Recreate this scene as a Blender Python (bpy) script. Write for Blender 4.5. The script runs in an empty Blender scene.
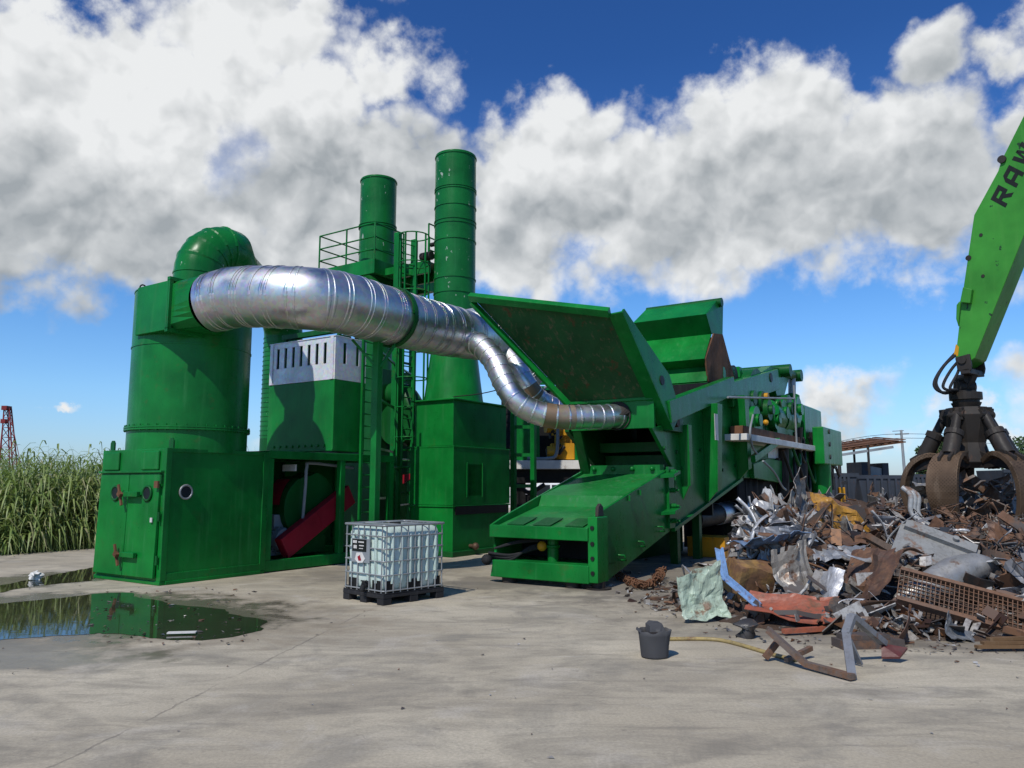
import bpy, math, random
from mathutils import Vector, Matrix, noise
random.seed(7)
R = math.radians
scene = bpy.context.scene
col = scene.collection

# ---------------------------------------------------------------- camera geometry (metres, world +Y = view heading)
FPX, EYE, PITCH = 769.0, 1.75, R(7.4)
CP, SP = math.cos(PITCH), math.sin(PITCH)
PHI = math.atan2(-.55, .835)                 # the plant stands turned by this angle
RX, RY = math.cos(PHI), math.sin(PHI)        # plant a axis
UX, UY = -RY, RX                             # plant b axis

def ray(x, y):
    a = (x - 512) / FPX; v = (384 - y) / FPX
    return (a, CP - v * SP, SP + v * CP)
def wor(a, b): return (a * RX + b * UX, a * RY + b * UY)
def loc(X, Y): return (X * RX + Y * RY, X * UX + Y * UY)
def pt(x, y, Y):                             # world point seen at x, y at distance Y
    d = ray(x, y); t = Y / d[1]; return Vector((d[0] * t, Y, EYE + d[2] * t))
def gnd(x, y, z=0.0):
    d = ray(x, y); t = (z - EYE) / d[2]; return Vector((d[0] * t, d[1] * t, z))
def pa(x, y, a):                             # plant coordinates on the plane a = const
    d = ray(x, y); l = loc(d[0], d[1]); t = a / l[0]; return Vector((a, l[1] * t, EYE + d[2] * t))
def pb(x, y, b):
    d = ray(x, y); l = loc(d[0], d[1]); t = b / l[1]; return Vector((l[0] * t, b, EYE + d[2] * t))
def pl(x, y, Y):                             # plant coordinates at distance Y
    p = pt(x, y, Y); a, b = loc(p.x, p.y); return Vector((a, b, p.z))

# ---------------------------------------------------------------- mesh builder
class MB:
    def __init__(s): s.v = []; s.f = []; s.sm = []
    def add(s, vs, fs, smooth=False):
        o = len(s.v); s.v += [tuple(p) for p in vs]
        for f in fs: s.f.append([i + o for i in f]); s.sm.append(smooth)
        return s
    def box(s, x0, x1, y0, y1, z0, z1):
        vs = [(x, y, z) for z in (z0, z1) for y in (y0, y1) for x in (x0, x1)]
        return s.add(vs, [(0, 2, 3, 1), (4, 5, 7, 6), (0, 1, 5, 4), (2, 6, 7, 3), (0, 4, 6, 2), (1, 3, 7, 5)])
    def beam(s, p, q, w, h, up=(0, 0, 1)):
        p, q = Vector(p), Vector(q); d = (q - p).normalized(); u = Vector(up)
        if abs(d.dot(u)) > .98: u = Vector((1, 0, 0))
        x = d.cross(u).normalized() * (w / 2); y = x.cross(d).normalized() * (h / 2)
        vs = [c + sx * x + sy * y for c in (p, q) for sx, sy in ((-1, -1), (1, -1), (1, 1), (-1, 1))]
        return s.add(vs, [(0, 1, 2, 3), (7, 6, 5, 4), (0, 4, 5, 1), (1, 5, 6, 2), (2, 6, 7, 3), (3, 7, 4, 0)])
    def prism(s, pts, vec):
        n = len(pts); pts = [Vector(p) for p in pts]; vec = Vector(vec)
        nrm = Vector((0, 0, 0))
        for i in range(n): nrm += pts[i].cross(pts[(i + 1) % n])
        if nrm.dot(vec) > 0: pts = pts[::-1]
        vs = pts + [p + vec for p in pts]
        fs = [tuple(range(n)), tuple(range(2 * n - 1, n - 1, -1))]
        fs += [(i, i + n, (i + 1) % n + n, (i + 1) % n) for i in range(n)]
        return s.add(vs, fs)
    def tube(s, pts, r, seg=12, caps=True, closed=False, smooth=True):
        pts = [Vector(p) for p in pts]; n = len(pts)
        rs = [r] * n if isinstance(r, (int, float)) else list(r)
        def tan(i):
            a = pts[i - 1] if (i > 0 or closed) else pts[i]
            b = pts[(i + 1) % n] if (i < n - 1 or closed) else pts[i]
            return (b - a).normalized() if (b - a).length > 1e-9 else Vector((0, 0, 1))
        t0 = tan(0); ref = Vector((0, 0, 1)) if abs(t0.z) < .9 else Vector((1, 0, 0))
        x = t0.cross(ref).normalized(); rings = []; vs = []
        for i in range(n):
            t = tan(i); x = (x - t * x.dot(t))
            x = x.normalized() if x.length > 1e-6 else t.cross(ref).normalized()
            y = t.cross(x)
            for k in range(seg):
                a = 2 * math.pi * k / seg
                vs.append(pts[i] + (x * math.cos(a) + y * math.sin(a)) * rs[i])
        fs = []
        m = n if closed else n - 1
        for i in range(m):
            for k in range(seg):
                a = i * seg + k; b = i * seg + (k + 1) % seg
                c = ((i + 1) % n) * seg + (k + 1) % seg; d = ((i + 1) % n) * seg + k
                fs.append((a, b, c, d))
        s.add(vs, fs, smooth)
        if caps and not closed:
            s.add(vs[:seg], [tuple(range(seg - 1, -1, -1))]); s.add(vs[-seg:], [tuple(range(seg))])
        return s
    def cyl(s, p, q, r, seg=20, r1=None):
        return s.tube([p, q], [r, r if r1 is None else r1], seg)
    def ring(s, c, axis, rad, r, seg=8, n=32):
        c, ax = Vector(c), Vector(axis).normalized()
        ref = Vector((0, 0, 1)) if abs(ax.z) < .9 else Vector((1, 0, 0))
        x = ax.cross(ref).normalized(); y = ax.cross(x)
        return s.tube([c + (x * math.cos(2 * math.pi * k / n) + y * math.sin(2 * math.pi * k / n)) * rad for k in range(n)], r, seg, closed=True)
    def band(s, c, axis, rad, w, t=.012, n=36):
        """a flat hoop round an axis"""
        c, ax = Vector(c), Vector(axis).normalized()
        return s.tube([c - ax * w / 2, c - ax * w / 2, c + ax * w / 2, c + ax * w / 2], [rad - .01, rad + t, rad + t, rad - .01], n, caps=False, smooth=False)
    def ball(s, c, r, n=10, sq=(1, 1, 1)):
        c = Vector(c); vs = []; fs = []
        for i in range(n + 1):
            th = math.pi * i / n
            for k in range(n * 2):
                a = math.pi * k / n
                vs.append(c + Vector((math.sin(th) * math.cos(a) * sq[0], math.sin(th) * math.sin(a) * sq[1], math.cos(th) * sq[2])) * r)
        m = n * 2
        for i in range(n):
            for k in range(m):
                fs.append((i * m + k, (i + 1) * m + k, (i + 1) * m + (k + 1) % m, i * m + (k + 1) % m))
        return s.add(vs, fs, True)
    def build(s, name, mat, parent=None, bevel=0.0, org=None):
        o = ORG.get(parent.name, Vector((0, 0, 0))) if parent is not None else Vector(org or (0, 0, 0))
        me = bpy.data.meshes.new(name)
        me.from_pydata([(x - o.x, y - o.y, z - o.z) for x, y, z in s.v], [], s.f)
        me.polygons.foreach_set('use_smooth', s.sm); me.update()
        me.materials.append(M[mat])
        ob = bpy.data.objects.new(name, me); col.objects.link(ob)
        if parent is not None:
            ob.parent = parent
            ORG[ob.name] = o
        else:
            ob.location = o
            ORG[ob.name] = o
        if bevel:
            b = ob.modifiers.new('bevel', 'BEVEL'); b.width = bevel; b.segments = 2; b.limit_method = 'ANGLE'; b.angle_limit = R(40)
            b.harden_normals = False
        return ob
ORG = {}
M = {}
def tag(o, label=None, cat=None, group=None, kind=None):
    if label: o['label'] = label
    if cat: o['category'] = cat
    if group: o['group'] = group
    if kind: o['kind'] = kind
    return o
def plant(name, label, cat, a, b, group=None):
    """Empty at a thing's base, turned with the plant; parts are then given in plant coordinates"""
    e = bpy.data.objects.new(name, None); col.objects.link(e)
    x, y = wor(a, b); e.location = (x, y, 0); e.rotation_euler.z = PHI
    ORG[e.name] = Vector((a, b, 0)); return tag(e, label, cat, group)
def thing(name, label, cat, x, y, z=0, rz=0, group=None):
    """Empty at a thing's base; parts are given in the thing's own coordinates when rz is used, world ones minus the base otherwise"""
    e = bpy.data.objects.new(name, None); col.objects.link(e)
    e.location = (x, y, z); e.rotation_euler.z = rz
    ORG[e.name] = Vector((0, 0, 0)); return tag(e, label, cat, group)
def copy_tree(o, parent=None):
    c = o.copy(); col.objects.link(c)
    if parent is not None: c.parent = parent
    for ch in o.children: copy_tree(ch, c)
    return c
def smooth_path(pts, n=6):
    """Catmull-Rom through the points"""
    P = [Vector(p) for p in pts]; P = [P[0] * 2 - P[1]] + P + [P[-1] * 2 - P[-2]]; out = []
    for i in range(1, len(P) - 2):
        for k in range(n):
            t = k / n; a, b, c, d = P[i - 1:i + 3]
            out.append(.5 * ((2 * b) + (c - a) * t + (2 * a - 5 * b + 4 * c - d) * t * t + (3 * b - a - 3 * c + d) * t ** 3))
    out.append(P[-2]); return out

# ---------------------------------------------------------------- materials
class NT:
    def __init__(s, nt): s.nt = nt; s.n = nt.nodes; s.l = nt.links
    def new(s, t, **kw):
        n = s.n.new(t)
        for k, v in kw.items(): setattr(n, k, v)
        return n
    def put(s, sock, v):
        if isinstance(v, bpy.types.NodeSocket): s.l.new(v, sock)
        elif v is not None:
            if isinstance(v, (tuple, list, Vector)) and len(v) == 3 and sock.type == 'RGBA': v = (*v, 1)
            sock.default_value = v
    def math(s, op, a, b=None, c=None, clamp=False):
        n = s.new('ShaderNodeMath', operation=op, use_clamp=clamp)
        for i, v in enumerate((a, b, c)):
            if v is not None: s.put(n.inputs[i], v)
        return n.outputs[0]
    def vmath(s, op, a, b=None, out=0):
        n = s.new('ShaderNodeVectorMath', operation=op)
        s.put(n.inputs[0], a)
        if b is not None: s.put(n.inputs[1], b)
        return n.outputs[out]
    def noise(s, vec, scale, detail=4, rough=.55, dist=0, dim='3D', out=0):
        n = s.new('ShaderNodeTexNoise', noise_dimensions=dim)
        if vec is not None: s.put(n.inputs['Vector'], vec)
        n.inputs['Scale'].default_value = scale; n.inputs['Detail'].default_value = detail
        n.inputs['Roughness'].default_value = rough; n.inputs['Distortion'].default_value = dist
        return n.outputs[out]
    def mapr(s, v, a, b, c=0., d=1., smooth=False):
        n = s.new('ShaderNodeMapRange', interpolation_type='SMOOTHSTEP' if smooth else 'LINEAR', clamp=True)
        s.put(n.inputs[0], v)
        for i, q in enumerate((a, b, c, d)): s.put(n.inputs[1 + i], q)
        return n.outputs[0]
    def mix(s, f, a, b, blend='MIX'):
        n = s.new('ShaderNodeMix', data_type='RGBA', blend_type=blend)
        s.put(n.inputs[0], f); s.put(n.inputs[6], a); s.put(n.inputs[7], b); return n.outputs[2]
    def fmix(s, f, a, b):
        n = s.new('ShaderNodeMix', data_type='FLOAT')
        s.put(n.inputs[0], f); s.put(n.inputs[2], a); s.put(n.inputs[3], b); return n.outputs[0]
    def scale3(s, vec, sc):
        return s.vmath('MULTIPLY', vec, sc)
    def bump(s, h, strength, dist=.02):
        n = s.new('ShaderNodeBump'); n.inputs['Strength'].default_value = strength; n.inputs['Distance'].default_value = dist
        s.put(n.inputs['Height'], h); return n.outputs[0]
def newmat(name):
    m = bpy.data.materials.new(name); m.use_nodes = True; t = NT(m.node_tree)
    b = t.n['Principled BSDF']; M[name] = m
    return t, b
def coords(t, kind='Object'):
    return t.new('ShaderNodeTexCoord').outputs[kind]

def paint(name, c, rough=.35, fade=None, dust=.25, chips=0.0, chipcol=(.25, .24, .2), var=.25, wave=.25, rust=0.0, metal=0.0):
    """worn enamel: tone drift, dusty streaks running down, chips, slightly wavy sheet"""
    t, b = newmat(name); v = coords(t)
    n1 = t.noise(v, 1.3, 4); n2 = t.noise(t.scale3(v, (9, 9, .7)), 1, 5, .6); n3 = t.noise(v, 22, 3)
    dark = tuple(q * (1 - var) for q in c); lite = tuple(min(1, q * (1 + var)) for q in c)
    base = t.mix(t.mapr(n1, .3, .7), dark, lite)
    fade = fade or tuple(.75 * q + .05 for q in c)
    base = t.mix(t.math('MULTIPLY', t.mapr(n2, .52, .8, smooth=True), dust), base, fade)
    if rust: base = t.mix(t.math('MULTIPLY', t.mapr(t.noise(v, 3.1, 6, .7), .58, .68, smooth=True), rust), base, (.10, .04, .018))
    if chips: base = t.mix(t.mapr(t.noise(t.scale3(v, (7, 7, 4)), 1, 4, .6), .70 - chips * .1, .72 - chips * .1), base, chipcol)
    t.put(b.inputs['Base Color'], base)
    t.put(b.inputs['Roughness'], t.mapr(t.math('ADD', t.math('MULTIPLY', n2, .6), t.math('MULTIPLY', n3, .4)), .3, .7, rough * .75, min(1, rough * 1.35)))
    b.inputs['Metallic'].default_value = metal
    h = t.math('ADD', t.math('MULTIPLY', t.noise(v, 1.7, 2), 1.0), t.math('MULTIPLY', n3, .008))
    t.put(b.inputs['Normal'], t.bump(h, wave, .05)); b.inputs['Specular IOR Level'].default_value = .20
    return t, b
paint('green_paint', (.005, .140, .023), .30, wave=.14, dust=.55, fade=(.035, .20, .06), rust=.2, var=.32)
paint('green_panel', (.005, .152, .023), .32, dust=.5, wave=.17, fade=(.04, .21, .06), var=.3, rust=.1)
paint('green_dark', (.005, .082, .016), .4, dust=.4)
paint('green_deck', (.012, .16, .032), .42, fade=(.08, .17, .10), dust=.7, rust=.25)
paint('green_stack', (.007, .125, .024), .3, chips=.35, chipcol=(.30, .37, .30), fade=(.03, .19, .07), dust=.35)
paint('green_duct', (.006, .135, .024), .28, chips=.25, chipcol=(.3, .4, .3))
paint('hopper_inside', (.018, .078, .024), .65, fade=(.16, .115, .07), dust=.9, rust=.7)
paint('lime_paint', (.045, .24, .03), .34, dust=.3, fade=(.09, .30, .06), chips=.35, chipcol=(.02, .05, .02))
paint('yellow_paint', (.50, .24, .015), .45, rust=.7, dust=.5)
paint('red_paint', (.26, .010, .022), .4, dust=.3, fade=(.22, .05, .05))
paint('white_paint', (.62, .60, .56), .5, rust=.5, dust=.4, fade=(.35, .3, .25))
paint('car_white', (.75, .76, .76), .2, dust=.1)
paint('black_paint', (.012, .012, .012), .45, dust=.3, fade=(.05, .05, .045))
paint('grey_paint', (.22, .24, .25), .5, dust=.4, fade=(.3, .29, .26))
paint('dark_container', (.035, .042, .055), .6, dust=.5, fade=(.08, .08, .08), rust=.6)
paint('rusty_steel', (.13, .062, .033), .75, var=.5, dust=.6, fade=(.20, .10, .055), wave=.5)
paint('brown_steel', (.075, .047, .030), .55, var=.45, dust=.6, fade=(.17, .12, .08), wave=.5, metal=.35)
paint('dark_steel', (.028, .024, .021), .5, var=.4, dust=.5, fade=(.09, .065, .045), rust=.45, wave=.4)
paint('tube_cage', (.29, .30, .30), .4, metal=.4, dust=.3, fade=(.3, .25, .2))
paint('rubber', (.018, .018, .019), .75, fade=(.07, .065, .06), dust=.5)
paint('bucket_rubber', (.060, .060, .063), .7, fade=(.17, .165, .155), dust=.9, wave=.6)
paint('pallet_plastic', (.022, .022, .024), .55, fade=(.08, .075, .07), dust=.6)
paint('building_white', (.62, .58, .56), .7, dust=.3)
paint('crane_red', (.22, .03, .03), .5)
paint('wood', (.17, .10, .05), .8, var=.4, fade=(.25, .18, .11), dust=.7)
paint('letter_black', (.012, .014, .012), .5, wave=.05)
paint('tine_steel', (.115, .075, .047), .5, var=.45, dust=.7, fade=(.22, .16, .11), wave=.3, metal=.3)
t = NT(M['tine_steel'].node_tree); b = t.n['Principled BSDF']; v = coords(t); sp_ = t.new('ShaderNodeSeparateXYZ'); t.put(sp_.inputs[0], v)
gx = t.math('SINE', t.math('MULTIPLY', t.math('SUBTRACT', sp_.outputs[0], sp_.outputs[1]), 75)); gz_ = t.math('SINE', t.math('MULTIPLY', sp_.outputs[2], 105)); gr_ = t.math('MULTIPLY', gx, gz_)
src = b.inputs['Base Color'].links[0].from_socket; t.put(b.inputs['Base Color'], t.mix(t.math('MULTIPLY', t.mapr(gr_, .1, .6, 0, .6), t.mapr(t.noise(v, 3, 3), .35, .6)), src, (.02, .014, .010)))
paint('lamp_glass', (.02, .025, .03), .08, dust=.1, wave=.05)

def galv(name, base=(.62, .64, .66), rough=.24, brown=0.0):
    t, b = newmat(name); v = coords(t)
    vo = t.new('ShaderNodeTexVoronoi'); t.put(vo.inputs['Vector'], v); vo.inputs['Scale'].default_value = 16
    sp = vo.outputs['Color']; n = t.noise(v, 2.2, 5, .6)
    c = t.mix(.22, base, sp, 'MULTIPLY')
    c = t.mix(t.mapr(n, .35, .75, 0, .45), c, tuple(q * .55 for q in base))
    if brown: c = t.mix(t.mapr(t.noise(v, 1.1, 4), .3, .55, 0, brown), c, (.20, .13, .075))
    t.put(b.inputs['Base Color'], c); b.inputs['Metallic'].default_value = (.25 if name == 'louvre_zinc' else 1 - brown * .6)
    t.put(b.inputs['Roughness'], t.mapr(n, .3, .7, rough * .7, rough * 1.5))
    t.put(b.inputs['Normal'], t.bump(t.noise(v, 1.6, 1), .10, .05))
galv('galvanised', (.68, .69, .70), .38); galv('louvre_zinc', (.80, .84, .88), .5); galv('dusty_duct', (.42, .34, .26), .45, .9)

# scrap: the object's own colour, rust and grime on top
def scrap(name, rough, metal, rust, grime=.5):
    t, b = newmat(name); v = coords(t); oi = t.new('ShaderNodeObjectInfo')
    rv = t.vmath('ADD', v, t.vmath('MULTIPLY', oi.outputs['Location'], (3.1, 2.7, 1.9)))
    c = oi.outputs['Color']
    c = t.mix(t.mapr(t.noise(rv, 5, 5, .65), .35, .7, 0, .6), c, t.mix(.6, c, (.10, .085, .07)))
    c = t.mix(t.mapr(t.noise(rv, 2.6, 6, .7), .62 - rust * .2, .70 - rust * .15, 0, .9, True), c, t.mix(t.noise(rv, 9, 3), (.075, .036, .02), (.25, .125, .065)))
    c = t.mix(t.mapr(t.noise(rv, 14, 4, .7), .5, .75, 0, grime), c, (.045, .038, .032))
    t.put(b.inputs['Base Color'], c); b.inputs['Metallic'].default_value = metal
    t.put(b.inputs['Roughness'], t.mapr(t.noise(rv, 7, 3), .3, .7, rough * .7, min(1, rough * 1.4)))
    t.put(b.inputs['Normal'], t.bump(t.noise(rv, 11, 4), .35, .02))
scrap('scrap_bright', .5, .5, .2, .5); scrap('scrap_painted', .5, .0, .35); scrap('scrap_rust', .75, .1, .8, .6)
# ---------------------------------------------------------------- camera, sun, sky
cam = bpy.data.objects.new('camera', bpy.data.cameras.new('camera')); col.objects.link(cam)
cam.location = (0, 0, EYE); cam.rotation_euler = (R(90) + PITCH, 0, 0)
cam.data.sensor_width = 36; cam.data.lens = FPX / 1024 * 36; cam.data.clip_end = 3000; cam.data.clip_start = .05
scene.camera = cam
SUN_EL, SUN_AZ = R(50), R(208)               # azimuth clockwise from +Y: behind the camera, to the left
ld = bpy.data.lights.new('sun', 'SUN'); ld.energy = 4.0; ld.angle = R(.53); ld.color = (1, .955, .88)
sun = bpy.data.objects.new('sun', ld); col.objects.link(sun); sun.location = (-20, -20, 40)
sd = Vector((math.sin(SUN_AZ) * math.cos(SUN_EL), math.cos(SUN_AZ) * math.cos(SUN_EL), math.sin(SUN_EL)))
sun.rotation_euler = sd.to_track_quat('Z', 'Y').to_euler()
scene.view_settings.view_transform = 'Standard'; scene.view_settings.look = 'None'
scene.view_settings.gamma = 1; scene.view_settings.exposure = -.12
scene.cycles.max_bounces = 6; scene.cycles.diffuse_bounces = 3; scene.cycles.glossy_bounces = 4
scene.cycles.use_denoising = True

CGREY, CWHITE = (3.9, 4.25, 4.5), (9.2, 9.35, 9.4)
SKYG = [(0, (.56, .68, .95)), (.22, (.52, .76, 1.02)), (.5, (.36, .66, .98)), (.8, (.20, .43, .78)), (1, (.16, .37, .70))]
SKYK = 1.7
w = bpy.data.worlds.new('World'); scene.world = w; w.use_nodes = True
t = NT(w.node_tree); bg = t.n['Background']; bg.inputs['Strength'].default_value = .10
sky = t.new('ShaderNodeTexSky', sky_type='NISHITA'); sky.sun_disc = False
sky.sun_elevation = SUN_EL; sky.sun_rotation = SUN_AZ; sky.air_density = 1.0; sky.dust_density = .6; sky.ozone_density = 2.2
d = t.vmath('NORMALIZE', t.new('ShaderNodeTexCoord').outputs['Generated'])
sx = t.new('ShaderNodeSeparateXYZ'); t.put(sx.inputs[0], d)
az = t.math('ARCTAN2', sx.outputs[0], sx.outputs[1]); el = t.math('ARCSINE', sx.outputs[2])
cx = t.new('ShaderNodeCombineXYZ'); t.put(cx.inputs[0], az); t.put(cx.inputs[1], el)
# warp the cloud outlines with two octave groups so that they billow
def centred(vec_out, amt): return t.vmath('MULTIPLY', t.vmath('SUBTRACT', vec_out, (.5, .5, .5)), (amt, amt, amt))
w1 = centred(t.noise(d, 6.5, 2, .5, out=1), .20)
w2 = centred(t.noise(d, 22, 7, .62, out=1), .085)
P = t.vmath('ADD', cx.outputs[0], t.vmath('ADD', w1, w2))
def azel(x, y):
    q = Vector(ray(x, y)).normalized(); return math.atan2(q.x, q.y), math.asin(q.z)
def field(blobs):
    cur = None
    for x, y, rx, ry in blobs:
        a, e = azel(x, y); a1, _ = azel(x + rx, y); a0, _ = azel(x - rx, y); _, e1 = azel(x, y - ry); _, e0 = azel(x, y + ry)
        q = t.vmath('MULTIPLY', t.vmath('SUBTRACT', P, (a, e, 0)), (2 / (a1 - a0), 2 / (e1 - e0), 0))
        m = t.math('SUBTRACT', 1.0, t.vmath('LENGTH', q, out=1))
        m = t.math('MULTIPLY', m, max(.42, min(rx, ry) / 80.0))
        cur = m if cur is None else t.math('SMOOTH_MAX', cur, m, .12)
    return cur
CLOUDS = [(110, 140, 330, 150), (60, 25, 90, 70), (310, 25, 85, 60), (330, 95, 70, 60), (-150, 180, 300, 140), (395, 75, 62, 62), (330, 200, 200, 100), (90, 250, 200, 62), (300, 262, 160, 50), (550, 160, 90, 88), (600, 120, 60, 46), (640, 205, 200, 95), (765, 150, 100, 95), (735, 90, 40, 40), (800, 235, 160, 72),
          (900, 190, 150, 105), (930, 70, 66, 58), (1005, 60, 50, 40), (1120, 140, 130, 110), (240, 30, 110, 70), (480, 230, 130, 78), (700, 255, 180, 50), (850, 400, 58, 24), (1015, 392, 60, 36), (890, 434, 70, 14),
          (985, 442, 80, 14), (820, 424, 50, 12), (40, 414, 22, 5), (1120, 420, 120, 40), (560, 442, 90, 14), (250, 438, 40, 12)]
cover = field(CLOUDS)
hole = field([(222, 166, 26, 40), (1010, 98, 46, 18)])
view = t.vmath('DOT_PRODUCT', d, (0, math.cos(R(10)), math.sin(R(10))), out=1)
rest = t.math('SUBTRACT', t.math('MULTIPLY', t.math('SUBTRACT', t.noise(d, 2.2, 6, .58), .62), 4.0), t.mapr(view, .62, .80, 0, 4))
cover = t.math('MAXIMUM', cover, rest)
n_f = t.noise(d, 17, 6, .56)
def puff(vec, sc, det):
    n = t.new('ShaderNodeTexVoronoi', feature='F1'); t.put(n.inputs['Vector'], vec); n.inputs['Scale'].default_value = sc
    n.inputs['Detail'].default_value = det; n.inputs['Roughness'].default_value = .55; n.inputs['Lacunarity'].default_value = 2.3
    return n.outputs['Distance']
dw = t.vmath('ADD', d, centred(t.noise(d, 12, 4, .55, out=1), .05))
pf = puff(dw, 12, 2)
dens = t.math('ADD', cover, t.math('ADD', t.math('MULTIPLY', t.math('SUBTRACT', n_f, .5), .30), t.math('MULTIPLY', t.math('SUBTRACT', .95, pf), .40)))
alpha = t.mapr(dens, -.05, t.mapr(sx.outputs[2], .18, .36, .52, .36), 0, 1, True)
alpha = t.math('MULTIPLY', alpha, t.mapr(t.math('ADD', hole, t.math('MULTIPLY', t.math('SUBTRACT', n_f, .5), .9)), .0, .55, 1, .45, True))
# light and grey: lit billows at the rims and tops, grey hollows and bases
DARK = [(20, 235, 220, 105), (130, 250, 170, 60), (330, 215, 130, 75), (610, 225, 170, 55), (700, 200, 120, 55), (850, 225, 190, 70), (440, 175, 70, 60), (870, 418, 60, 14), (960, 150, 60, 40), (930, 70, 90, 45), (1100, 200, 120, 90), (215, 215, 60, 40)]
dk = field(DARK)
up = Vector((-.45, -.2, .87)).normalized() * .05
n_a = t.noise(d, 7, 7, .58); n_b = t.noise(t.vmath('ADD', d, up), 7, 7, .58)
pf2 = puff(t.vmath('ADD', dw, Vector((-.45, -.2, .87)).normalized() * .022), 12, 2)
relief = t.math('ADD', t.math('MULTIPLY', t.math('SUBTRACT', n_a, n_b), .6), t.math('MULTIPLY', t.math('SUBTRACT', pf2, pf), .5))
shade = t.math('ADD', t.mapr(dk, -.6, .75, .92, -.15, True), t.math('MULTIPLY', relief, 2.1))
shade = t.math('ADD', shade, t.math('MULTIPLY', t.math('SUBTRACT', t.noise(d, 5, 6, .55), .5), .75))
shade = t.math('ADD', shade, t.mapr(dens, .0, .45, .16, 0))
ccol = t.mix(t.mapr(shade, -.55, 1.02, 0, 1), CGREY, CWHITE)
grad = t.new('ShaderNodeValToRGB'); t.put(grad.inputs[0], t.mapr(sx.outputs[2], 0, .5))
for i_, (p_, c_) in enumerate(SKYG):
    e_ = grad.color_ramp.elements[i_] if i_ < 2 else grad.color_ramp.elements.new(p_)
    e_.position = p_; e_.color = (*c_, 1)
skyc = t.mix(1.0, sky.outputs[0], grad.outputs[0], 'MULTIPLY')
skyc = t.vmath('MULTIPLY', skyc, (SKYK, SKYK, SKYK))
final = t.mix(t.math('MULTIPLY', alpha, .985), skyc, ccol)
t.put(bg.inputs['Color'], final)
w.cycles.sampling_method = 'MANUAL'; w.cycles.sample_map_resolution = 512

# ---------------------------------------------------------------- ground
PUD = [gnd(*k) for k in [(-160, 600), (0, 604), (60, 598), (90, 594), (129, 593), (150, 599), (164, 604), (187, 607), (234, 611), (262, 621), (258, 629), (250, 634), (225, 639), (211, 641), (180, 641), (156, 638), (129, 632), (98, 632), (75, 635), (47, 637), (0, 641), (-60, 640), (-170, 628)]]
PUD2 = [gnd(*k) for k in [(-30, 592), (0, 587), (40, 578), (92, 567), (96, 570), (93, 581), (60, 583), (35, 586), (16, 589), (-10, 596)]]
t, b = newmat('concrete'); v = coords(t, 'Object')
big = t.noise(v, .33, 5, .55); mid = t.noise(v, 1.1, 6, .6, .6); fine = t.noise(v, 38, 4, .7)
strk = t.noise(t.scale3(v, (.6, 1.5, 1)), 1, 8, .66, 1.2); strk2 = t.noise(t.scale3(v, (1.3, 3.4, 1)), 1, 7, .66, 1.4)
c = t.mix(t.mapr(big, .35, .65), (.385, .328, .235), (.57, .50, .37))
c = t.mix(t.mapr(strk, .42, .68, 0, .75, True), c, (.285, .248, .186))
c = t.mix(t.mapr(strk2, .52, .70, 0, .45, True), c, (.195, .172, .132))
c = t.mix(t.mapr(mid, .52, .72, 0, .6, True), c, (.53, .475, .39))
c = t.mix(t.mapr(t.noise(v, 2.3, 6, .7), .66, .73, 0, .7, True), c, (.60, .56, .49))
rot_ = t.new('ShaderNodeMapping'); t.put(rot_.inputs[0], v); rot_.inputs['Rotation'].default_value = (0, 0, R(24)); rot_.inputs['Scale'].default_value = (.35, 4.2, 1)
c = t.mix(t.mapr(t.noise(rot_.outputs[0], 1, 6, .65, .4), .56, .72, 0, .5, True), c, (.15, .135, .105))
c = t.mix(t.mapr(t.noise(v, .75, 7, .68, .8), .50, .66, 0, .55, True), c, (.22, .20, .16))
c = t.mix(t.mapr(t.noise(v, 4.2, 6, .72), .60, .70, 0, .5, True), c, (.16, .14, .11))
c = t.mix(t.mapr(t.noise(t.scale3(v, (1.1, 16, 1)), 1, 3, .5), .70, .76, 0, .4, True), c, (.58, .54, .46))
c = t.mix(t.mapr(fine, .35, .75, 0, .45), c, (.14, .125, .10))
c = t.mix(t.mapr(t.noise(v, 90, 2), .66, .74, 0, .6), c, (.08, .07, .06))
# tyre tracks: faint arcs of tread across the slab (world positions)
trk = None
for cx_, cy_, r_, s_ in ((-14, -6, 14.2, .17), (-14, -6, 16.1, .17), (9, -12, 19.0, .2), (9, -12, 21.1, .2), (3, 22, 15.2, .16)):
    q_ = t.math('ABSOLUTE', t.math('SUBTRACT', t.vmath('DISTANCE', v, (cx_, cy_, 0), out=1), r_)); q_ = t.mapr(q_, s_ * .45, s_, 1, 0, True); trk = q_ if trk is None else t.math('MAXIMUM', trk, q_)
tread = t.math('MULTIPLY', trk, t.mapr(t.noise(v, 2.4, 6, .7), .40, .62))
c = t.mix(t.math('MULTIPLY', tread, .42), c, (.14, .125, .10))
# wet margins of the puddles and oily ground by the machines (world positions)
wob = t.math('MULTIPLY', t.math('SUBTRACT', t.noise(v, 2.1, 7, .66), .5), 1.7)
def ell(cx_, cy_, ra, rb, rot):
    mp = t.new('ShaderNodeMapping', vector_type='TEXTURE'); t.put(mp.inputs[0], v)
    mp.inputs['Location'].default_value = (cx_, cy_, 0); mp.inputs['Rotation'].default_value = (0, 0, rot); mp.inputs['Scale'].default_value = (ra, rb, 1)
    return t.math('ADD', t.vmath('LENGTH', mp.outputs[0], out=1), wob)
w_ = gnd(170, 622)
wet = t.mapr(ell(-6.1, 10.9, 2.9, 1.6, -.25), .92, 1.3, 1, 0, True)
wet = t.math('MAXIMUM', wet, t.mapr(ell(-9.0, 14.2, 2.6, 1.0, .9), .95, 1.25, 1, 0, True))
wet = t.math('MAXIMUM', wet, t.mapr(ell(-7.0, 8.6, 3.2, .8, -.2), .8, 1.25, .75, 0, True))
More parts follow.
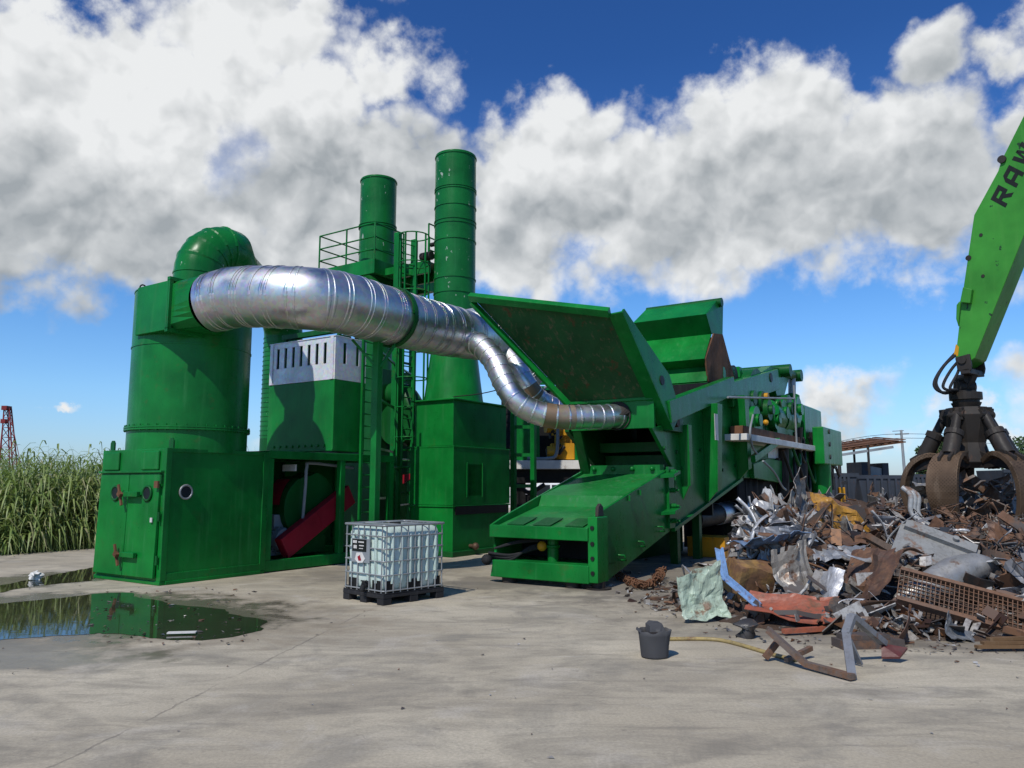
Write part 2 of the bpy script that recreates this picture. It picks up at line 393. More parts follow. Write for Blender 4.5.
oil = t.math('MAXIMUM', t.mapr(ell(-.1, 14.2, 1.8, 1.0, .4), .6, 1.25, .8, 0, True), t.mapr(ell(-2.6, 16.0, 2.4, 1.6, .9), .5, 1.3, .55, 0, True))
oil = t.math('MAXIMUM', oil, t.mapr(ell(4.0, 14.5, 4.5, 3.5, .6), .6, 1.1, .8, 0, True))
oil = t.math('MAXIMUM', oil, t.mapr(ell(6.0, 9.4, 4.5, 1.4, -.15), .6, 1.2, .7, 0, True))
oil = t.math('MAXIMUM', oil, t.mapr(ell(3.0, 12.0, 1.6, 1.6, 0), .5, 1.2, .6, 0, True))
c = t.mix(t.math('MULTIPLY', oil, .8), c, (.095, .080, .065))
c = t.mix(t.math('MULTIPLY', t.mapr(ell(-5.4, 10.7, 3.4, 2.0, -.25), .85, 1.25, 1, 0, True), .45), c, (.20, .155, .10))
c = t.mix(t.math('MULTIPLY', wet, .75), c, (.088, .078, .056))
# slab joints: saw cuts along two directions
sepv = t.new('ShaderNodeSeparateXYZ'); t.put(sepv.inputs[0], v)
def joint(p, q, wd):
    p, q = Vector(p), Vector(q); n = Vector((-(q - p).y, (q - p).x, 0)).normalized()
    dd = t.math('SUBTRACT', t.vmath('DOT_PRODUCT', t.vmath('ADD', v, t.vmath('MULTIPLY', t.vmath('SUBTRACT', t.noise(v, 3.5, 4, .6, out=1), (.5, .5, .5)), (.10, .10, 0))), tuple(n), out=1), n.dot(p))
    return t.mapr(t.math('ABSOLUTE', dd), wd * .4, wd, 1, 0)
ja, jb_ = gnd(50, 768), gnd(390, 600)
dirj = (jb_ - ja).normalized(); perp = Vector((dirj.y, -dirj.x, 0))
jt = joint(ja, jb_, .016)
jt = t.math('MAXIMUM', jt, joint(ja - perp * 5.5, jb_ - perp * 5.5, .014))
jt = t.math('MULTIPLY', jt, t.mapr(t.noise(v, 1.3, 4), .36, .52))
cr = t.new('ShaderNodeTexVoronoi', feature='DISTANCE_TO_EDGE'); t.put(cr.inputs['Vector'], t.vmath('ADD', v, t.vmath('MULTIPLY', t.noise(v, 1.4, 4, out=1), (1.2, 1.2, 0)))); cr.inputs['Scale'].default_value = .16
crk = t.math('MULTIPLY', t.mapr(cr.outputs['Distance'], .0008, .0022, 1, 0), t.mapr(t.noise(v, .5, 3), .5, .6))
jt = t.math('MAXIMUM', jt, t.math('MULTIPLY', crk, .8))
c = t.mix(t.math('MULTIPLY', jt, .38), c, (.06, .055, .05))
t.put(b.inputs['Base Color'], c)
t.put(b.inputs['Roughness'], t.fmix(wet, t.mapr(strk, .3, .7, .9, .72), .22))
h = t.math('SUBTRACT', t.math('ADD', t.math('MULTIPLY', fine, .25), t.math('MULTIPLY', mid, .7)), t.math('MULTIPLY', jt, .8))
t.put(b.inputs['Normal'], t.bump(h, .45, .015))

t, b = newmat('soil'); v = coords(t)
c = t.mix(t.noise(v, .8, 6), (.06, .055, .03), (.13, .11, .07)); t.put(b.inputs['Base Color'], t.mix(t.mapr(t.noise(v, .06, 4), .45, .6), c, (.035, .075, .02))); b.inputs['Roughness'].default_value = .95
t, b = newmat('water'); v = coords(t)
t.put(b.inputs['Base Color'], t.mix(t.noise(v, 1.5, 4), (.020, .022, .012), (.045, .042, .026)))
b.inputs['Roughness'].default_value = .03; b.inputs['IOR'].default_value = 1.33
b.inputs['Specular IOR Level'].default_value = .8
t.put(b.inputs['Normal'], t.bump(t.noise(t.scale3(v, (2, 5, 1)), 1.2, 3), .03, .02))

g = MB(); g.add([(-900, -60, 0), (900, -60, 0), (900, 1500, 0), (-900, 1500, 0)], [(0, 1, 2, 3)])
tag(g.build('ground', 'soil', org=(0, 0, 0)), kind='structure').location.z = -.05
EDGE = [(-60, -30), (-22.5, 15.4), (-17, 17.6), (-12.7, 19.3), (-11.5, 21.4), (-9.5, 24.5), (-8.5, 30), (-8, 70), (70, 70), (70, -30)]
g = MB(); g.prism([(x, y, .0) for x, y in EDGE], (0, 0, -.12)); tag(g.build('concrete_yard', 'concrete'), kind='structure')

def blob_sheet(name, poly, z, mat):
    """irregular water outline: polygon edges subdivided and jittered"""
    pts = []
    n = len(poly)
    for i in range(n):
        p, q = poly[i], poly[(i + 1) % n]
        m = max(2, int((q - p).length / .06))
        for k in range(m):
            c_ = p.lerp(q, k / m); nv = noise.noise_vector(Vector((c_.x * 1.7, c_.y * 1.7, 3))) * .16 + noise.noise_vector(Vector((c_.x * 6, c_.y * 6, 9))) * .06
            pts.append((c_.x + nv.x, c_.y + nv.y * 1.0, z))
    g = MB(); g.add(pts, [tuple(range(len(pts)))])
    o = g.build(name, mat); return tag(o, kind='structure')
blob_sheet('puddle', PUD[::-1], .004, 'water'); blob_sheet('puddle', PUD2[::-1], .004, 'water')

# tall cane grass beyond the yard
t, b = newmat('grass_blade'); ge = t.new('ShaderNodeNewGeometry'); v = coords(t, 'Object')
rnd = ge.outputs['Random Per Island']
c = t.mix(rnd, (.14, .215, .038), (.33, .39, .13))
c = t.mix(t.mapr(rnd, .84, .93), c, (.36, .34, .17))
c = t.mix(t.mapr(t.noise(v, .35, 3), .4, .65, 0, .5), c, (.085, .165, .03))
t.put(b.inputs['Base Color'], c); b.inputs['Roughness'].default_value = .5
b.inputs['Subsurface Weight'].default_value = 0
tr = t.new('ShaderNodeBsdfTranslucent'); t.put(tr.inputs[0], t.mix(.5, c, (.16, .26, .04)))
ms = t.new('ShaderNodeMixShader'); ms.inputs[0].default_value = .3
t.l.new(b.outputs[0], ms.inputs[1]); t.l.new(tr.outputs[0], ms.inputs[2]); t.l.new(ms.outputs[0], t.n['Material Output'].inputs[0])
g = MB()
def blade(x, y, H, wd, ang, lean):
    dx, dy = math.cos(ang), math.sin(ang); px, py = -dy, dx; vs = []; n = 5
    for i in range(n + 1):
        s_ = i / n; out_ = lean * H * s_ ** 2.2; z = H * (s_ - .32 * lean * s_ ** 3)
        hw = wd * (1 - s_) ** .7 * .5 + .001; tw = .5 * s_
        qx, qy = px * math.cos(tw) - dx * math.sin(tw) * .3, py * math.cos(tw) - dy * math.sin(tw) * .3
        vs += [(x + dx * out_ - qx * hw, y + dy * out_ - qy * hw, z), (x + dx * out_ + qx * hw, y + dy * out_ + qy * hw, z)]
    g.add(vs, [(2 * i, 2 * i + 1, 2 * i + 3, 2 * i + 2) for i in range(n)], True)
def leaf(x, y, z0, L, wd, ang, rise):
    dx, dy = math.cos(ang), math.sin(ang); px, py = -dy, dx; vs = []; n = 4
    for i in range(n + 1):
        s_ = i / n; o_ = L * (s_ * .75); z = z0 + L * (rise * s_ - (rise + .55) * s_ ** 2.4); hw = wd * .5 * (1 - s_) ** .6 * min(1, .4 + s_ * 3) + .001
        vs += [(x + dx * o_ - px * hw, y + dy * o_ - py * hw, max(.02, z)), (x + dx * o_ + px * hw, y + dy * o_ + py * hw, max(.02, z) + wd * .15)]
    g.add(vs, [(2 * i, 2 * i + 1, 2 * i + 3, 2 * i + 2) for i in range(n)], True)
def edge_y(x):
    for (x0, y0), (x1, y1) in zip(EDGE[:-1], EDGE[1:]):
        if x0 <= x <= x1: return y0 + (y1 - y0) * (x - x0) / (x1 - x0)
    return 30
rg = random.Random(3)
for i in range(17000):
    x = rg.uniform(-30, -8.6); e = edge_y(x) if x < -8.5 else 30
    dpt = abs(rg.gauss(0, 1)) * 2.6 if rg.random() < .75 else rg.uniform(0, 14)
    y = e + .15 + dpt
    cl = noise.noise(Vector((x * .45, y * .45, 0)))
    H = (1.15 + .32 * min(dpt, 5) + .55 * cl + rg.uniform(-.5, .6)) * min(1, .5 + dpt * .6)
    if i % 3 == 0: blade(x + rg.uniform(-.1, .1), y, max(.4, H), rg.uniform(.03, .06), rg.uniform(0, 6.28), rg.uniform(.1, .5))
    else:
        a_ = rg.uniform(0, 6.28)
        for q_ in range(2 if dpt > 4 else 3):
            leaf(x + rg.uniform(-.1, .1), y + rg.uniform(-.1, .1), max(.3, H) * rg.uniform(.35, .92), rg.uniform(.5, 1.15), rg.uniform(.03, .075), a_ + q_ * 2.3 + rg.uniform(-.5, .5), rg.uniform(.4, 1.1))
for i in range(2500):      # low weeds on the verge
    x = rg.uniform(-24, -9.5); y = edge_y(x) + rg.uniform(-.35, .5)
    blade(x, y, rg.uniform(.08, .45), rg.uniform(.01, .03), rg.uniform(0, 6.28), rg.uniform(.3, 1))
tag(g.build('tall_grass', 'grass_blade'), 'tall green cane grass growing beyond the concrete yard edge', None, kind='stuff')
# ================================================================ dust separator (left tower)
A0, A1, B0, B1 = -14.68, -12.61, 8.01, 10.25      # box footprint
T = plant('dust_separator', 'green round separator tower on a square base box with porthole doors', 'dust separator', -13.65, 9.1)
HB = 2.38
m = MB(); m.box(A0, A1, B0 + .03, B1, .06, HB); m.box(A0 - .02, A1 + .02, B0 + .01, B0 + .12, 0, .07); m.box(A0 - .02, A1 + .02, B1 - .1, B1 + .01, 0, .07)
m.box(A1 - .1, A1 + .03, B0 + .12, B1 - .1, 0, .07)
body = m.build('base_box', 'green_panel', T, .012)
m = MB()                                           # frame welded round the side panel
for q in ((B0 + .02, B0 + .13), (B1 - .12, B1 + .005)): m.box(A1 - .03, A1 + .025, *q, .07, HB + .004)
m.box(A1 - .03, A1 + .022, B0 + .13, B1 - .12, HB - .07, HB + .003); m.box(A1 - .03, A1 + .022, B0 + .13, B1 - .12, .07, .20)
m.build('side_frame', 'green_paint', T, .006)
AC = -13.66
for x0, x1 in ((A0 + .06, AC - .008), (AC + .008, A1 - .10)):
    m = MB(); m.prism([(x0, B0 - .05, .12), (x1, B0 - .05, .12), (x1, B0 - .01, 1.93), (x0, B0 - .01, 1.93)], (0, .055, 0))
    dr = m.build('door', 'green_panel', T, .008)
    xc = x1 - .38 if x0 < AC - .5 else x0 + .62
    zc = pb(112, 493, B0 - .03).z
    cen = Vector((xc, B0 - .035, zc))
    r_ = MB(); r_.ring(cen, (0, 1, 0), .125, .022); r_.build('porthole_rim', 'green_dark', dr)
    r_ = MB(); r_.cyl(cen + Vector((0, .02, 0)), cen - Vector((0, .005, 0)), .12, 28); r_.build('porthole_glass', 'lamp_glass', dr)
for zh in (pb(130, 494, B0).z, pb(128, 554, B0).z):
    m = MB(); m.box(AC + .02, AC + .46, B0 - .13, B0 - .06, zh - .045, zh + .045)
    hd = m.build('door_handle', 'green_paint', T, .008)
    r_ = MB(); r_.beam((AC - .16, B0 - .12, zh + .17), (AC - .02, B0 - .12, zh - .20), .03, .05); r_.beam((AC - .10, B0 - .14, zh + .02), (AC - .02, B0 - .14, zh - .03), .07, .07)
    r_.cyl((AC - .05, B0 - .18, zh), (AC - .05, B0 - .03, zh), .025, 8); r_.build('latch', 'rusty_steel', hd)
for x0, x1 in ((A0 + .10, A0 + .62), (A1 - .72, A1 - .18)):
    m = MB(); m.prism([(x0, B0 + .03, 2.0), (x1, B0 + .03, 2.0), (x1, B0 + .03, 2.34), (x0, B0 + .03, 2.34)], (0, -.04, 0)); m.build('relief_panel', 'green_panel', T, .03)
m = MB(); m.box(A0 + .02, A1 - .02, B0 - .045, B0 + .03, 1.95, 1.985); m.build('drip_rail', 'green_paint', T, .005)
m = MB()
for zh in (.35, 1.1, 1.75): m.cyl((A1 - .05, B0 - .02, zh), (A1 - .05, B0 - .02, zh + .16), .025, 8)
m.build('hinge', 'green_dark', T)
pc = pa(186, 492, A1 + .02)
m = MB(); m.ring(pc, (1, 0, 0), .12, .02); sr = m.build('side_porthole', 'tube_cage', T)
m = MB(); m.cyl(pc - Vector((.03, 0, 0)), pc + Vector((.006, 0, 0)), .115, 24); m.build('porthole_glass', 'lamp_glass', sr)
m = MB(); m.box(A1 - .25, A1 - .19, B0 - .062, B0 - .045, 1.08, 1.16); m.build('data_plate', 'white_paint', T)
m = MB(); m.box(A1 - .16, A1 - .05, B0 - .08, B0 - .045, 1.68, 1.80); m.build('rusty_catch', 'rusty_steel', T)
for ax, by in ((A0 + .18, B0 + .1), (A1 - .06, B0 + .14)):
    m = MB(); m.prism([(ax - .07, by, HB - .02), (ax + .07, by, HB - .02), (ax + .07, by, HB + .14), (ax + .03, by, HB + .19), (ax - .03, by, HB + .19), (ax - .07, by, HB + .14)], (0, .03, 0))
    m.build('lifting_lug', 'green_dark', T, .004)
CX, CY, CR = -13.65, 9.14, 1.1
m = MB(); m.tube([(CX, CY, HB - .05), (CX, CY, 5.43)], 1.1, 72)
for z in (2.76, 2.80): m.band((CX, CY, z), (0, 0, 1), CR, .03, .05, 72)
for z in (4.35,): m.band((CX, CY, z), (0, 0, 1), CR, .025, .012, 72)
for k in range(40):
    a = 2 * math.pi * k / 40; m.cyl((CX + math.cos(a) * 1.13, CY + math.sin(a) * 1.13, 2.73), (CX + math.cos(a) * 1.13, CY + math.sin(a) * 1.13, 2.85), .014, 6)
m.build('tower_shell', 'green_paint', T)
m = MB(); m.tube([(CX, CY, 5.43), (CX, CY, 5.45)], [1.11, 1.11], 64); m.build('tower_lid', 'green_paint', T)
m = MB()                                           # flat-sided inlet box on the front of the tower
zi0, zi1 = 4.52, 5.44
fr = 7.98
m.prism([(-13.75, fr, zi0), (-12.72, fr, zi0), (-12.72, fr, zi1), (-13.75, fr, zi1)], (0, 1.12, 0))
ib = m.build('inlet_box', 'green_panel', T, .01)
m = MB()
for q in ((-12.73, -12.69), (-12.685, -12.645)):
    m.box(*q, fr - .05, fr + 1.17, zi0 - .05, zi0 + .03); m.box(*q, fr - .05, fr + 1.17, zi1 - .03, zi1 + .05); m.box(*q, fr - .05, fr + .03, zi0, zi1); m.box(*q, fr + 1.09, fr + 1.17, zi0, zi1)
m.build('flange', 'green_paint', T, .004)
# square-to-round transition
n = 32; dc = Vector((-12.18, 8.56, 5.06)); vs = []; rr = .55
for k in range(n):
    a = 2 * math.pi * (k + .5) / n; ca, sa = math.cos(a), math.sin(a); q = 1 / max(abs(ca), abs(sa))
    vs.append((-12.65, fr + .56 + ca * q * .55, (zi0 + zi1) / 2 + sa * q * .45))
for k in range(n):
    a = 2 * math.pi * (k + .5) / n; vs.append((dc.x, dc.y + math.cos(a) * rr, dc.z + math.sin(a) * rr))
m = MB(); m.add(vs, [(k, (k + 1) % n, n + (k + 1) % n, n + k) for k in range(n)]); m.build('transition_piece', 'green_paint', T)
m = MB(); m.ring(pb(143, 288, fr + .2), (1, 0, 0), .06, .015); m.build('lifting_eye', 'dark_steel', T)

# ================================================================ green return duct over the tower
T = plant('return_duct', 'green round elbow duct arching from the top of the separator tower', 'duct', -13.6, 13.6)
bend = [(CX + .08, CY - .02, 5.44), (CX + .08, CY, 5.90)]
for k in range(1, 10):
    a = math.pi / 2 * k / 9; bend.append((CX + .08 + .03 * k / 9, CY + .62 - .62 * math.cos(a), 5.95 + .62 * math.sin(a)))
fx, fy = -15.95, 13.3
bend += [(CX - .45, CY + 1.2, 6.45), (CX - 1.2, CY + 2.4, 6.3), (fx + .35, fy - .7, 6.15)]
for k in range(1, 9):
    a = math.pi / 2 * k / 8; bend.append((fx + .3 - .3 * math.sin(a), fy - .6 + .6 * math.sin(a), 5.55 + .6 * math.cos(a)))
m = MB(); dr = .49
m.tube(bend, dr, 32)
for i in range(0, len(bend) - 1):
    if i in (1, 3, 5, 7, 9, 11, 12): m.band(bend[i], Vector(bend[i + 1]) - Vector(bend[i - 1]), dr, .03, .012, 32)
m.build('elbow', 'green_duct', T)
m = MB(); z = 5.5; m.tube([(fx, fy, 5.55), (fx, fy, 2.9)], dr, 32)
while z > 2.9: m.band((fx, fy, z), (0, 0, 1), dr, .02, .012, 32); z -= .12
m.build('down_pipe', 'green_duct', T)
m = MB(); m.tube([(fx, fy, 2.9), (fx, fy, 0)], [dr, dr], 32); m.build('lower_pipe', 'green_dark', T)

# ================================================================ silver main duct with branches
path = [dc + Vector((-.06, 0, 0)), pl(240, 297, 13.65), pl(298, 298, 13.2), pl(342, 303, 13.55), pl(388, 316, 14.5), pl(430, 327, 15.7), pl(464, 334, 16.7), pl(492, 341, 17.5), pl(514, 355, 18.1), pl(534, 380, 18.5)]
T = plant('silver_duct', 'long galvanised round duct bending from separator tower down to the shredder', 'duct', path[4].x, path[4].y)
sp = smooth_path(path, 10); rad = []
for i in range(len(sp)):
    f_ = i / (len(sp) - 1); rad.append(.55 if f_ < .62 else (.55 - (f_ - .62) / .38 * .13))
m = MB(); m.tube(sp, rad, 48, caps=False)
L = 0; nxt = .12; gaps = [.08, .22, .06, .40, .07, .07, .30, .22, .06, .28, .07, .34, .06, .20, .07, .3]
gi = 0
for i in range(1, len(sp)):
    L += (sp[i] - sp[i - 1]).length
    while L > nxt and i < len(sp) - 1:
        c_ = sp[i].lerp(sp[i - 1], (L - nxt) / max(1e-6, (sp[i] - sp[i - 1]).length))
        m.band(c_, sp[i + 1] - sp[i - 1], rad[i], .024, .009, 48); nxt += gaps[gi % len(gaps)]; gi += 1
main = m.build('main_pipe', 'galvanised', T)
i4 = min(range(len(sp)), key=lambda i: (sp[i] - path[4]).length + .0) + 1
ax = (sp[i4 + 1] - sp[i4 - 1]).normalized(); cc = sp[i4]
m = MB(); m.band(cc, ax, .565, .10, .03, 48); m.build('clamp', 'green_dark', T)
foot = pl(379, 545, 15.0)
pq = pl(378, 346, 14.35); px_, py_ = pq.x, pq.y
m = MB(); m.box(px_ - .07, px_ + .07, py_ - .07, py_ + .07, .02, pq.z + .1); m.box(px_ - .2, px_ + .2, py_ - .2, py_ + .2, 0, .02)
m.beam((px_ - .05, py_ - .05, pq.z - .35), (px_ - .4, py_ - .28, pq.z + .12), .05, .05); m.beam((px_ + .05, py_ + .02, pq.z - .4), (cc.x + .1, cc.y, cc.z - .52), .06, .06)
m.build('duct_post', 'green_paint', T, .008)
m = MB(); q = sp[int(len(sp) * .72)]; tp = q + Vector((0, 0, rad[int(len(sp) * .72)])); m.box(tp.x - .32, tp.x + .2, tp.y - .2, tp.y + .22, tp.z - .12, tp.z + .12); m.build('inspection_hatch', 'galvanised', T, .01)
def branch(name, pts, r, dusty=None):
    s_ = smooth_path(pts, 8); m = MB(); m.tube(s_, r, 28); L = 0; nx = .15
    for i in range(1, len(s_) - 1):
        L += (s_[i] - s_[i - 1]).length
        if L > nx: m.band(s_[i], s_[i + 1] - s_[i - 1], r, .022, .013, 28); nx = L + .20
    o = m.build(name, 'galvanised', T)
    if dusty:
        a_, b_ = dusty; m = MB(); m.tube(s_[int(a_ * len(s_)):int(b_ * len(s_))], r + .006, 28, caps=False); m.build('dusty_elbow', 'dusty_duct', o)
    return o
WALLB = 14.5
branch('branch_pipe', [pl(462, 342, 16.6), pl(478, 344, 16.1), pl(494, 360, 15.75), pl(505, 383, 15.5), pl(518, 402, 15.4), pl(538, 413, 15.45), pl(562, 417, 15.5), pl(584, 417, 15.6), pl(601, 417, 15.75), pb(612, 416, WALLB - .12), pb(619, 416, WALLB + .06)], .245, (.52, .66))
branch('branch_pipe', [pl(500, 346, 17.7), pl(514, 362, 17.3), pl(525, 382, 17.1), pl(536, 397, 17.2), pl(550, 406, 17.4), pl(566, 412, 17.6)], .235, (.45, .62))
m = MB(); e = pb(618, 416, WALLB); m.band((e.x, WALLB - .02, e.z), (0, 1, 0), .25, .03, .05, 28); m.build('wall_flange', 'dark_steel', T)

# ================================================================ fan skid: frame, fan, motor, filter housing with zinc louvres
FA0, FA1, FB0, FB1 = -14.6, -12.62, 10.28, 14.0
T = plant('fan_skid', 'green steel frame holding fan, motor and filter housing with zinc louvres', 'fan unit', -13.6, 12.1)
m = MB(); hb = 2.42
for a in (FA0, FA1 - .14):
    m.box(a, a + .14, FB0, FB1, .02, .24); m.box(a, a + .14, FB0, FB1, hb - .16, hb)
    for b_ in (FB0, FB0 + 1.98, FB1 - .14): m.box(a + .004, a + .136, b_, b_ + .14, .24, hb - .16)
for b_ in (FB0, FB0 + 1.98, FB1 - .14):
    m.box(FA0 + .14, FA1 - .14, b_ + .005, b_ + .13, .03, .22); m.box(FA0 + .14, FA1 - .14, b_ + .005, b_ + .13, hb - .15, hb - .004)
m.box(FA0 + .14, FA1 - .14, FB0 + .14, FB1 - .14, hb - .05, hb - .01)
m.build('skid_frame', 'green_paint', T, .01)
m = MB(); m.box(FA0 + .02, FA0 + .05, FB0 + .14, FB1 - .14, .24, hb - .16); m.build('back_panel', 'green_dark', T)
# filter housing
HA0, HA1, HB0, HB1 = -14.86, -12.66, 12.02, 13.0
m = MB(); m.box(HA0, HA1, HB0, HB1, 2.47, 4.07)
for k in range(9): m.cyl((HA0 + .25 + k * .21, HB0 - .03, 2.60), (HA0 + .25 + k * .21, HB0 + .02, 2.60), .035, 8)
m.box(HA0, HA1, HB0 - .02, HB0 + .02, 2.47, 2.52)
m.build('filter_housing', 'green_panel', T, .012)
m = MB()                                           # louvred zinc hood, slots cut as real openings
z0, z1 = 4.075, 5.05
def slotted(m, fixed, lo, hi, slots, face):
    """wall with vertical slots: built from pieces round the openings"""
    sw, sz0, sz1 = .095, z1 - .60, z1 - .12
    def bx(u0, u1, q0, q1):
        if face == 'b': m.box(u0, u1, fixed, fixed + .03, q0, q1)
        else: m.box(fixed - .03, fixed, u0, u1, q0, q1)
    bx(lo, hi, z0, sz0); bx(lo, hi, sz1, z1); cur = lo
    for s_ in slots: bx(cur, s_ - sw / 2, sz0, sz1); cur = s_ + sw / 2
    bx(cur, hi, sz0, sz1)
slotted(m, HB0, HA0, HA1, [HA0 + .28 + k * .265 for k in range(7)], 'b')
slotted(m, HA1, HB0 + .03, HB1, [HB0 + .3 + k * .4 for k in range(2)], 'a')
m.box(HA0, HA0 + .03, HB0 + .03, HB1, z0, z1); m.box(HA0 + .03, HA1 - .03, HB1 - .03, HB1, z0, z1)
m.box(HA0 - .02, HA1 + .02, HB0 - .02, HB0 + .02, z1, z1 + .02); m.box(HA1 - .02, HA1 + .02, HB0 + .02, HB1, z1, z1 + .02)
for a in (HA0 + .02, HA1 - .14): m.box(a, a + .1, HB0 - .025, HB0, z0, z1)
m.build('louvre_hood', 'louvre_zinc', T, .004)
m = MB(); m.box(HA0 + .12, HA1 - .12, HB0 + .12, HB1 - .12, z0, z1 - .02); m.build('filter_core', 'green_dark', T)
m = MB(); m.box(HA0 + .15, HA1 - .1, HB0 + .2, HB0 + .32, z1 + .14, z1 + .26); m.box(HA1 - .22, HA1 - .1, HB0 + .32, HB1, z1 + .14, z1 + .26)
for a, b_ in ((HA0 + .2, HB0 + .22), (HA1 - .2, HB0 + .22), (HA1 - .2, HB1 - .2)): m.box(a, a + .08, b_, b_ + .08, z1 - .02, z1 + .14)
m.box(HA0 + .3, HA1 - .3, HB0 + .5, HB1 - .2, z1 + .02, z1 + .14); m.build('top_frame', 'green_dark', T, .006)
# fan casing: volute round axis a
m = MB(); fc = Vector((-13.15, 11.85, 1.25)); prof = []
for k in range(28):
    a = 2 * math.pi * k / 28; r_ = .68 + .10 * k / 28; prof.append((fc.x - .6, fc.y - math.sin(a) * r_, fc.z + math.cos(a) * r_))
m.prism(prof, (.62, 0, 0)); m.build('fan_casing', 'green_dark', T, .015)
m = MB()
for k in range(3, 8):
    a0, a1 = R(14 + k * 9), R(14 + (k + 1) * 9); r_ = .80
    P4 = [(fc.x - .45, fc.y - math.sin(a) * r_, fc.z + math.cos(a) * r_) for a in (a0, a1)]
    m.add([P4[0], P4[1], (P4[1][0] + .42, *P4[1][1:]), (P4[0][0] + .42, *P4[0][1:])], [(0, 1, 2, 3)])
m.build('fan_guard', 'red_paint', T)
m = MB(); m.box(-13.6, -13.2, 11.3, 12.4, .24, .62); m.build('fan_pedestal', 'green_dark', T, .01)
m = MB(); mc = Vector((-13.35, 11.1, .58)); m.cyl(mc + Vector((-.5, 0, 0)), mc + Vector((.32, 0, 0)), .24, 24)
for k in range(18):
    a = 2 * math.pi * k / 18; q = Vector((0, math.cos(a), math.sin(a))); m.beam(mc + Vector((-.42, 0, 0)) + q * .255, mc + Vector((.2, 0, 0)) + q * .255, .012, .05, up=q)
m.cyl(mc + Vector((.32, 0, 0)), mc + Vector((.42, 0, 0)), .17, 16); m.box(mc.x - .3, mc.x + .1, mc.y - .2, mc.y + .2, .26, .40)
mo = m.build('motor', 'grey_paint', T)
m = MB(); m.box(mc.x - .3, mc.x + .06, mc.y - .08, mc.y + .28, mc.z + .25, mc.z + .52); m.build('terminal_box', 'grey_paint', mo, .01)
# red belt guard, leaning
p0, p1 = Vector((-13.0, *pa(285, 549, -12.79)[1:])), Vector((-13.0, *pa(352, 494, -12.79)[1:])); dd = (p1 - p0).normalized(); nn = Vector((0, -dd.z, dd.y))
m = MB(); m.prism([p0 - nn * .23, p1 - nn * .23, p1 + nn * .23, p0 + nn * .23], (.22, 0, 0))
bg_ = m.build('belt_guard', 'red_paint', T, .015)
m = MB()
for s_ in (.5,):
    q = p0.lerp(p1, s_); m.beam(q - nn * .205 + Vector((.222, 0, 0)), q + nn * .205 + Vector((.222, 0, 0)), .03, .01, up=(1, 0, 0))
m.build('guard_seam', 'red_paint', bg_)
m = MB(); m.tube(smooth_path([(-12.95, 11.5, 1.0), (-12.9, 11.5, 1.7), (-12.9, 11.52, 2.12), (-12.95, 11.7, 2.2), (-13.0, 13.0, 2.12)], 6), .035, 10); m.build('conduit', 'grey_paint', T)
m = MB(); m.box(-13.3, -12.9, 11.2, 11.24, 2.02, 2.16); m.build('notice_plate', 'white_paint', T)

# ================================================================ small stack, platform, ladder tower
def stack(name, label, a, b_, z0, z1, r, bands, loc0):
    T = plant(name, label, 'chimney stack', a, b_)
    m = MB(); m.tube([(a, b_, z0), (a, b_, z1 - .02)], r, 48, caps=False); m.tube([(a, b_, z1 - .02), (a, b_, z1), (a, b_, z1), (a, b_, z1 - .8)], [r, r, r - .05, r - .05], 48, caps=False)
    for z, t_ in bands: m.band((a, b_, z), (0, 0, 1), r, .035, t_, 48)
    m.add([(a + math.cos(2 * math.pi * k / 24) * (r - .05), b_ + math.sin(2 * math.pi * k / 24) * (r - .05), z1 - .8) for k in range(24)], [tuple(range(24))])
    m.build('flue', 'green_stack', T); return T
sA = (-15.55, 16.55)
q = pl(379, 175, wor(*sA)[1]); sA = (q.x, q.y); zS = q.z - .2
T = stack('short_stack', 'shorter green steel chimney rising behind the railed platform', sA[0], sA[1], 5.0, zS, .54, [(zS - .05, .02), (zS - 1.45, .03), (zS - 1.52, .03), (zS - 2.3, .015), (zS - 3.0, .03)], None)
m = MB(); m.box(sA[0] - .75, sA[0] + .75, sA[1] - .8, sA[1] + .8, .05, 5.0); m.build('stack_base', 'green_dark', T, .015)
m = MB(); m.tube(smooth_path([(sA[0] + .75, sA[1], 4.3), (sA[0] + 1.3, sA[1] - .1, 4.2), (sA[0] + 1.7, sA[1] - .1, 3.7)], 6), .34, 20); m.cyl((sA[0] + 1.3, sA[1] - .5, 3.4), (sA[0] + 1.3, sA[1] + .1, 3.4), .6, 28); m.build('stack_fan', 'green_dark', T)

PZ = 8.0
pa0, pa1, pb0, pb1 = -16.95, -14.8, 15.25, 17.9
q = pb(374.5, 258, pb0); pa1 = q.x; PZ = q.z
T = plant('ladder_tower', 'tall green access tower with caged ladder and railed sampling platform', 'access tower', -13.4, 15.2)
m = MB(); m.box(pa0, pa1, pb0, pb0 + .1, PZ - .42, PZ); m.box(pa1 - .1, pa1, pb0 + .1, pb1, PZ - .42, PZ); m.box(pa0, pa0 + .1, pb0 + .1, pb1, PZ - .42, PZ); m.box(pa0 + .1, pa1 - .1, pb1 - .1, pb1, PZ - .42, PZ)
m.box(pa1, pa1 + 1.2, pb0 + .9, pb0 + 1.0, PZ - .38, PZ - .02); m.box(pa1, pa1 + 1.2, pb1 - .9, pb1 - .8, PZ - .38, PZ - .02)
m.build('platform_beam', 'green_paint', T, .01)
m = MB()
for k in range(7): m.box(pa0 + .1, pa1 - .1, pb0 + .1 + k * .53, pb0 + .5 + k * .53, PZ - .10, PZ - .06)
m.box(pa1, pa1 + 1.2, pb0 + 1.0, pb1 - .9, PZ - .10, PZ - .06); m.build('platform_floor', 'green_dark', T)
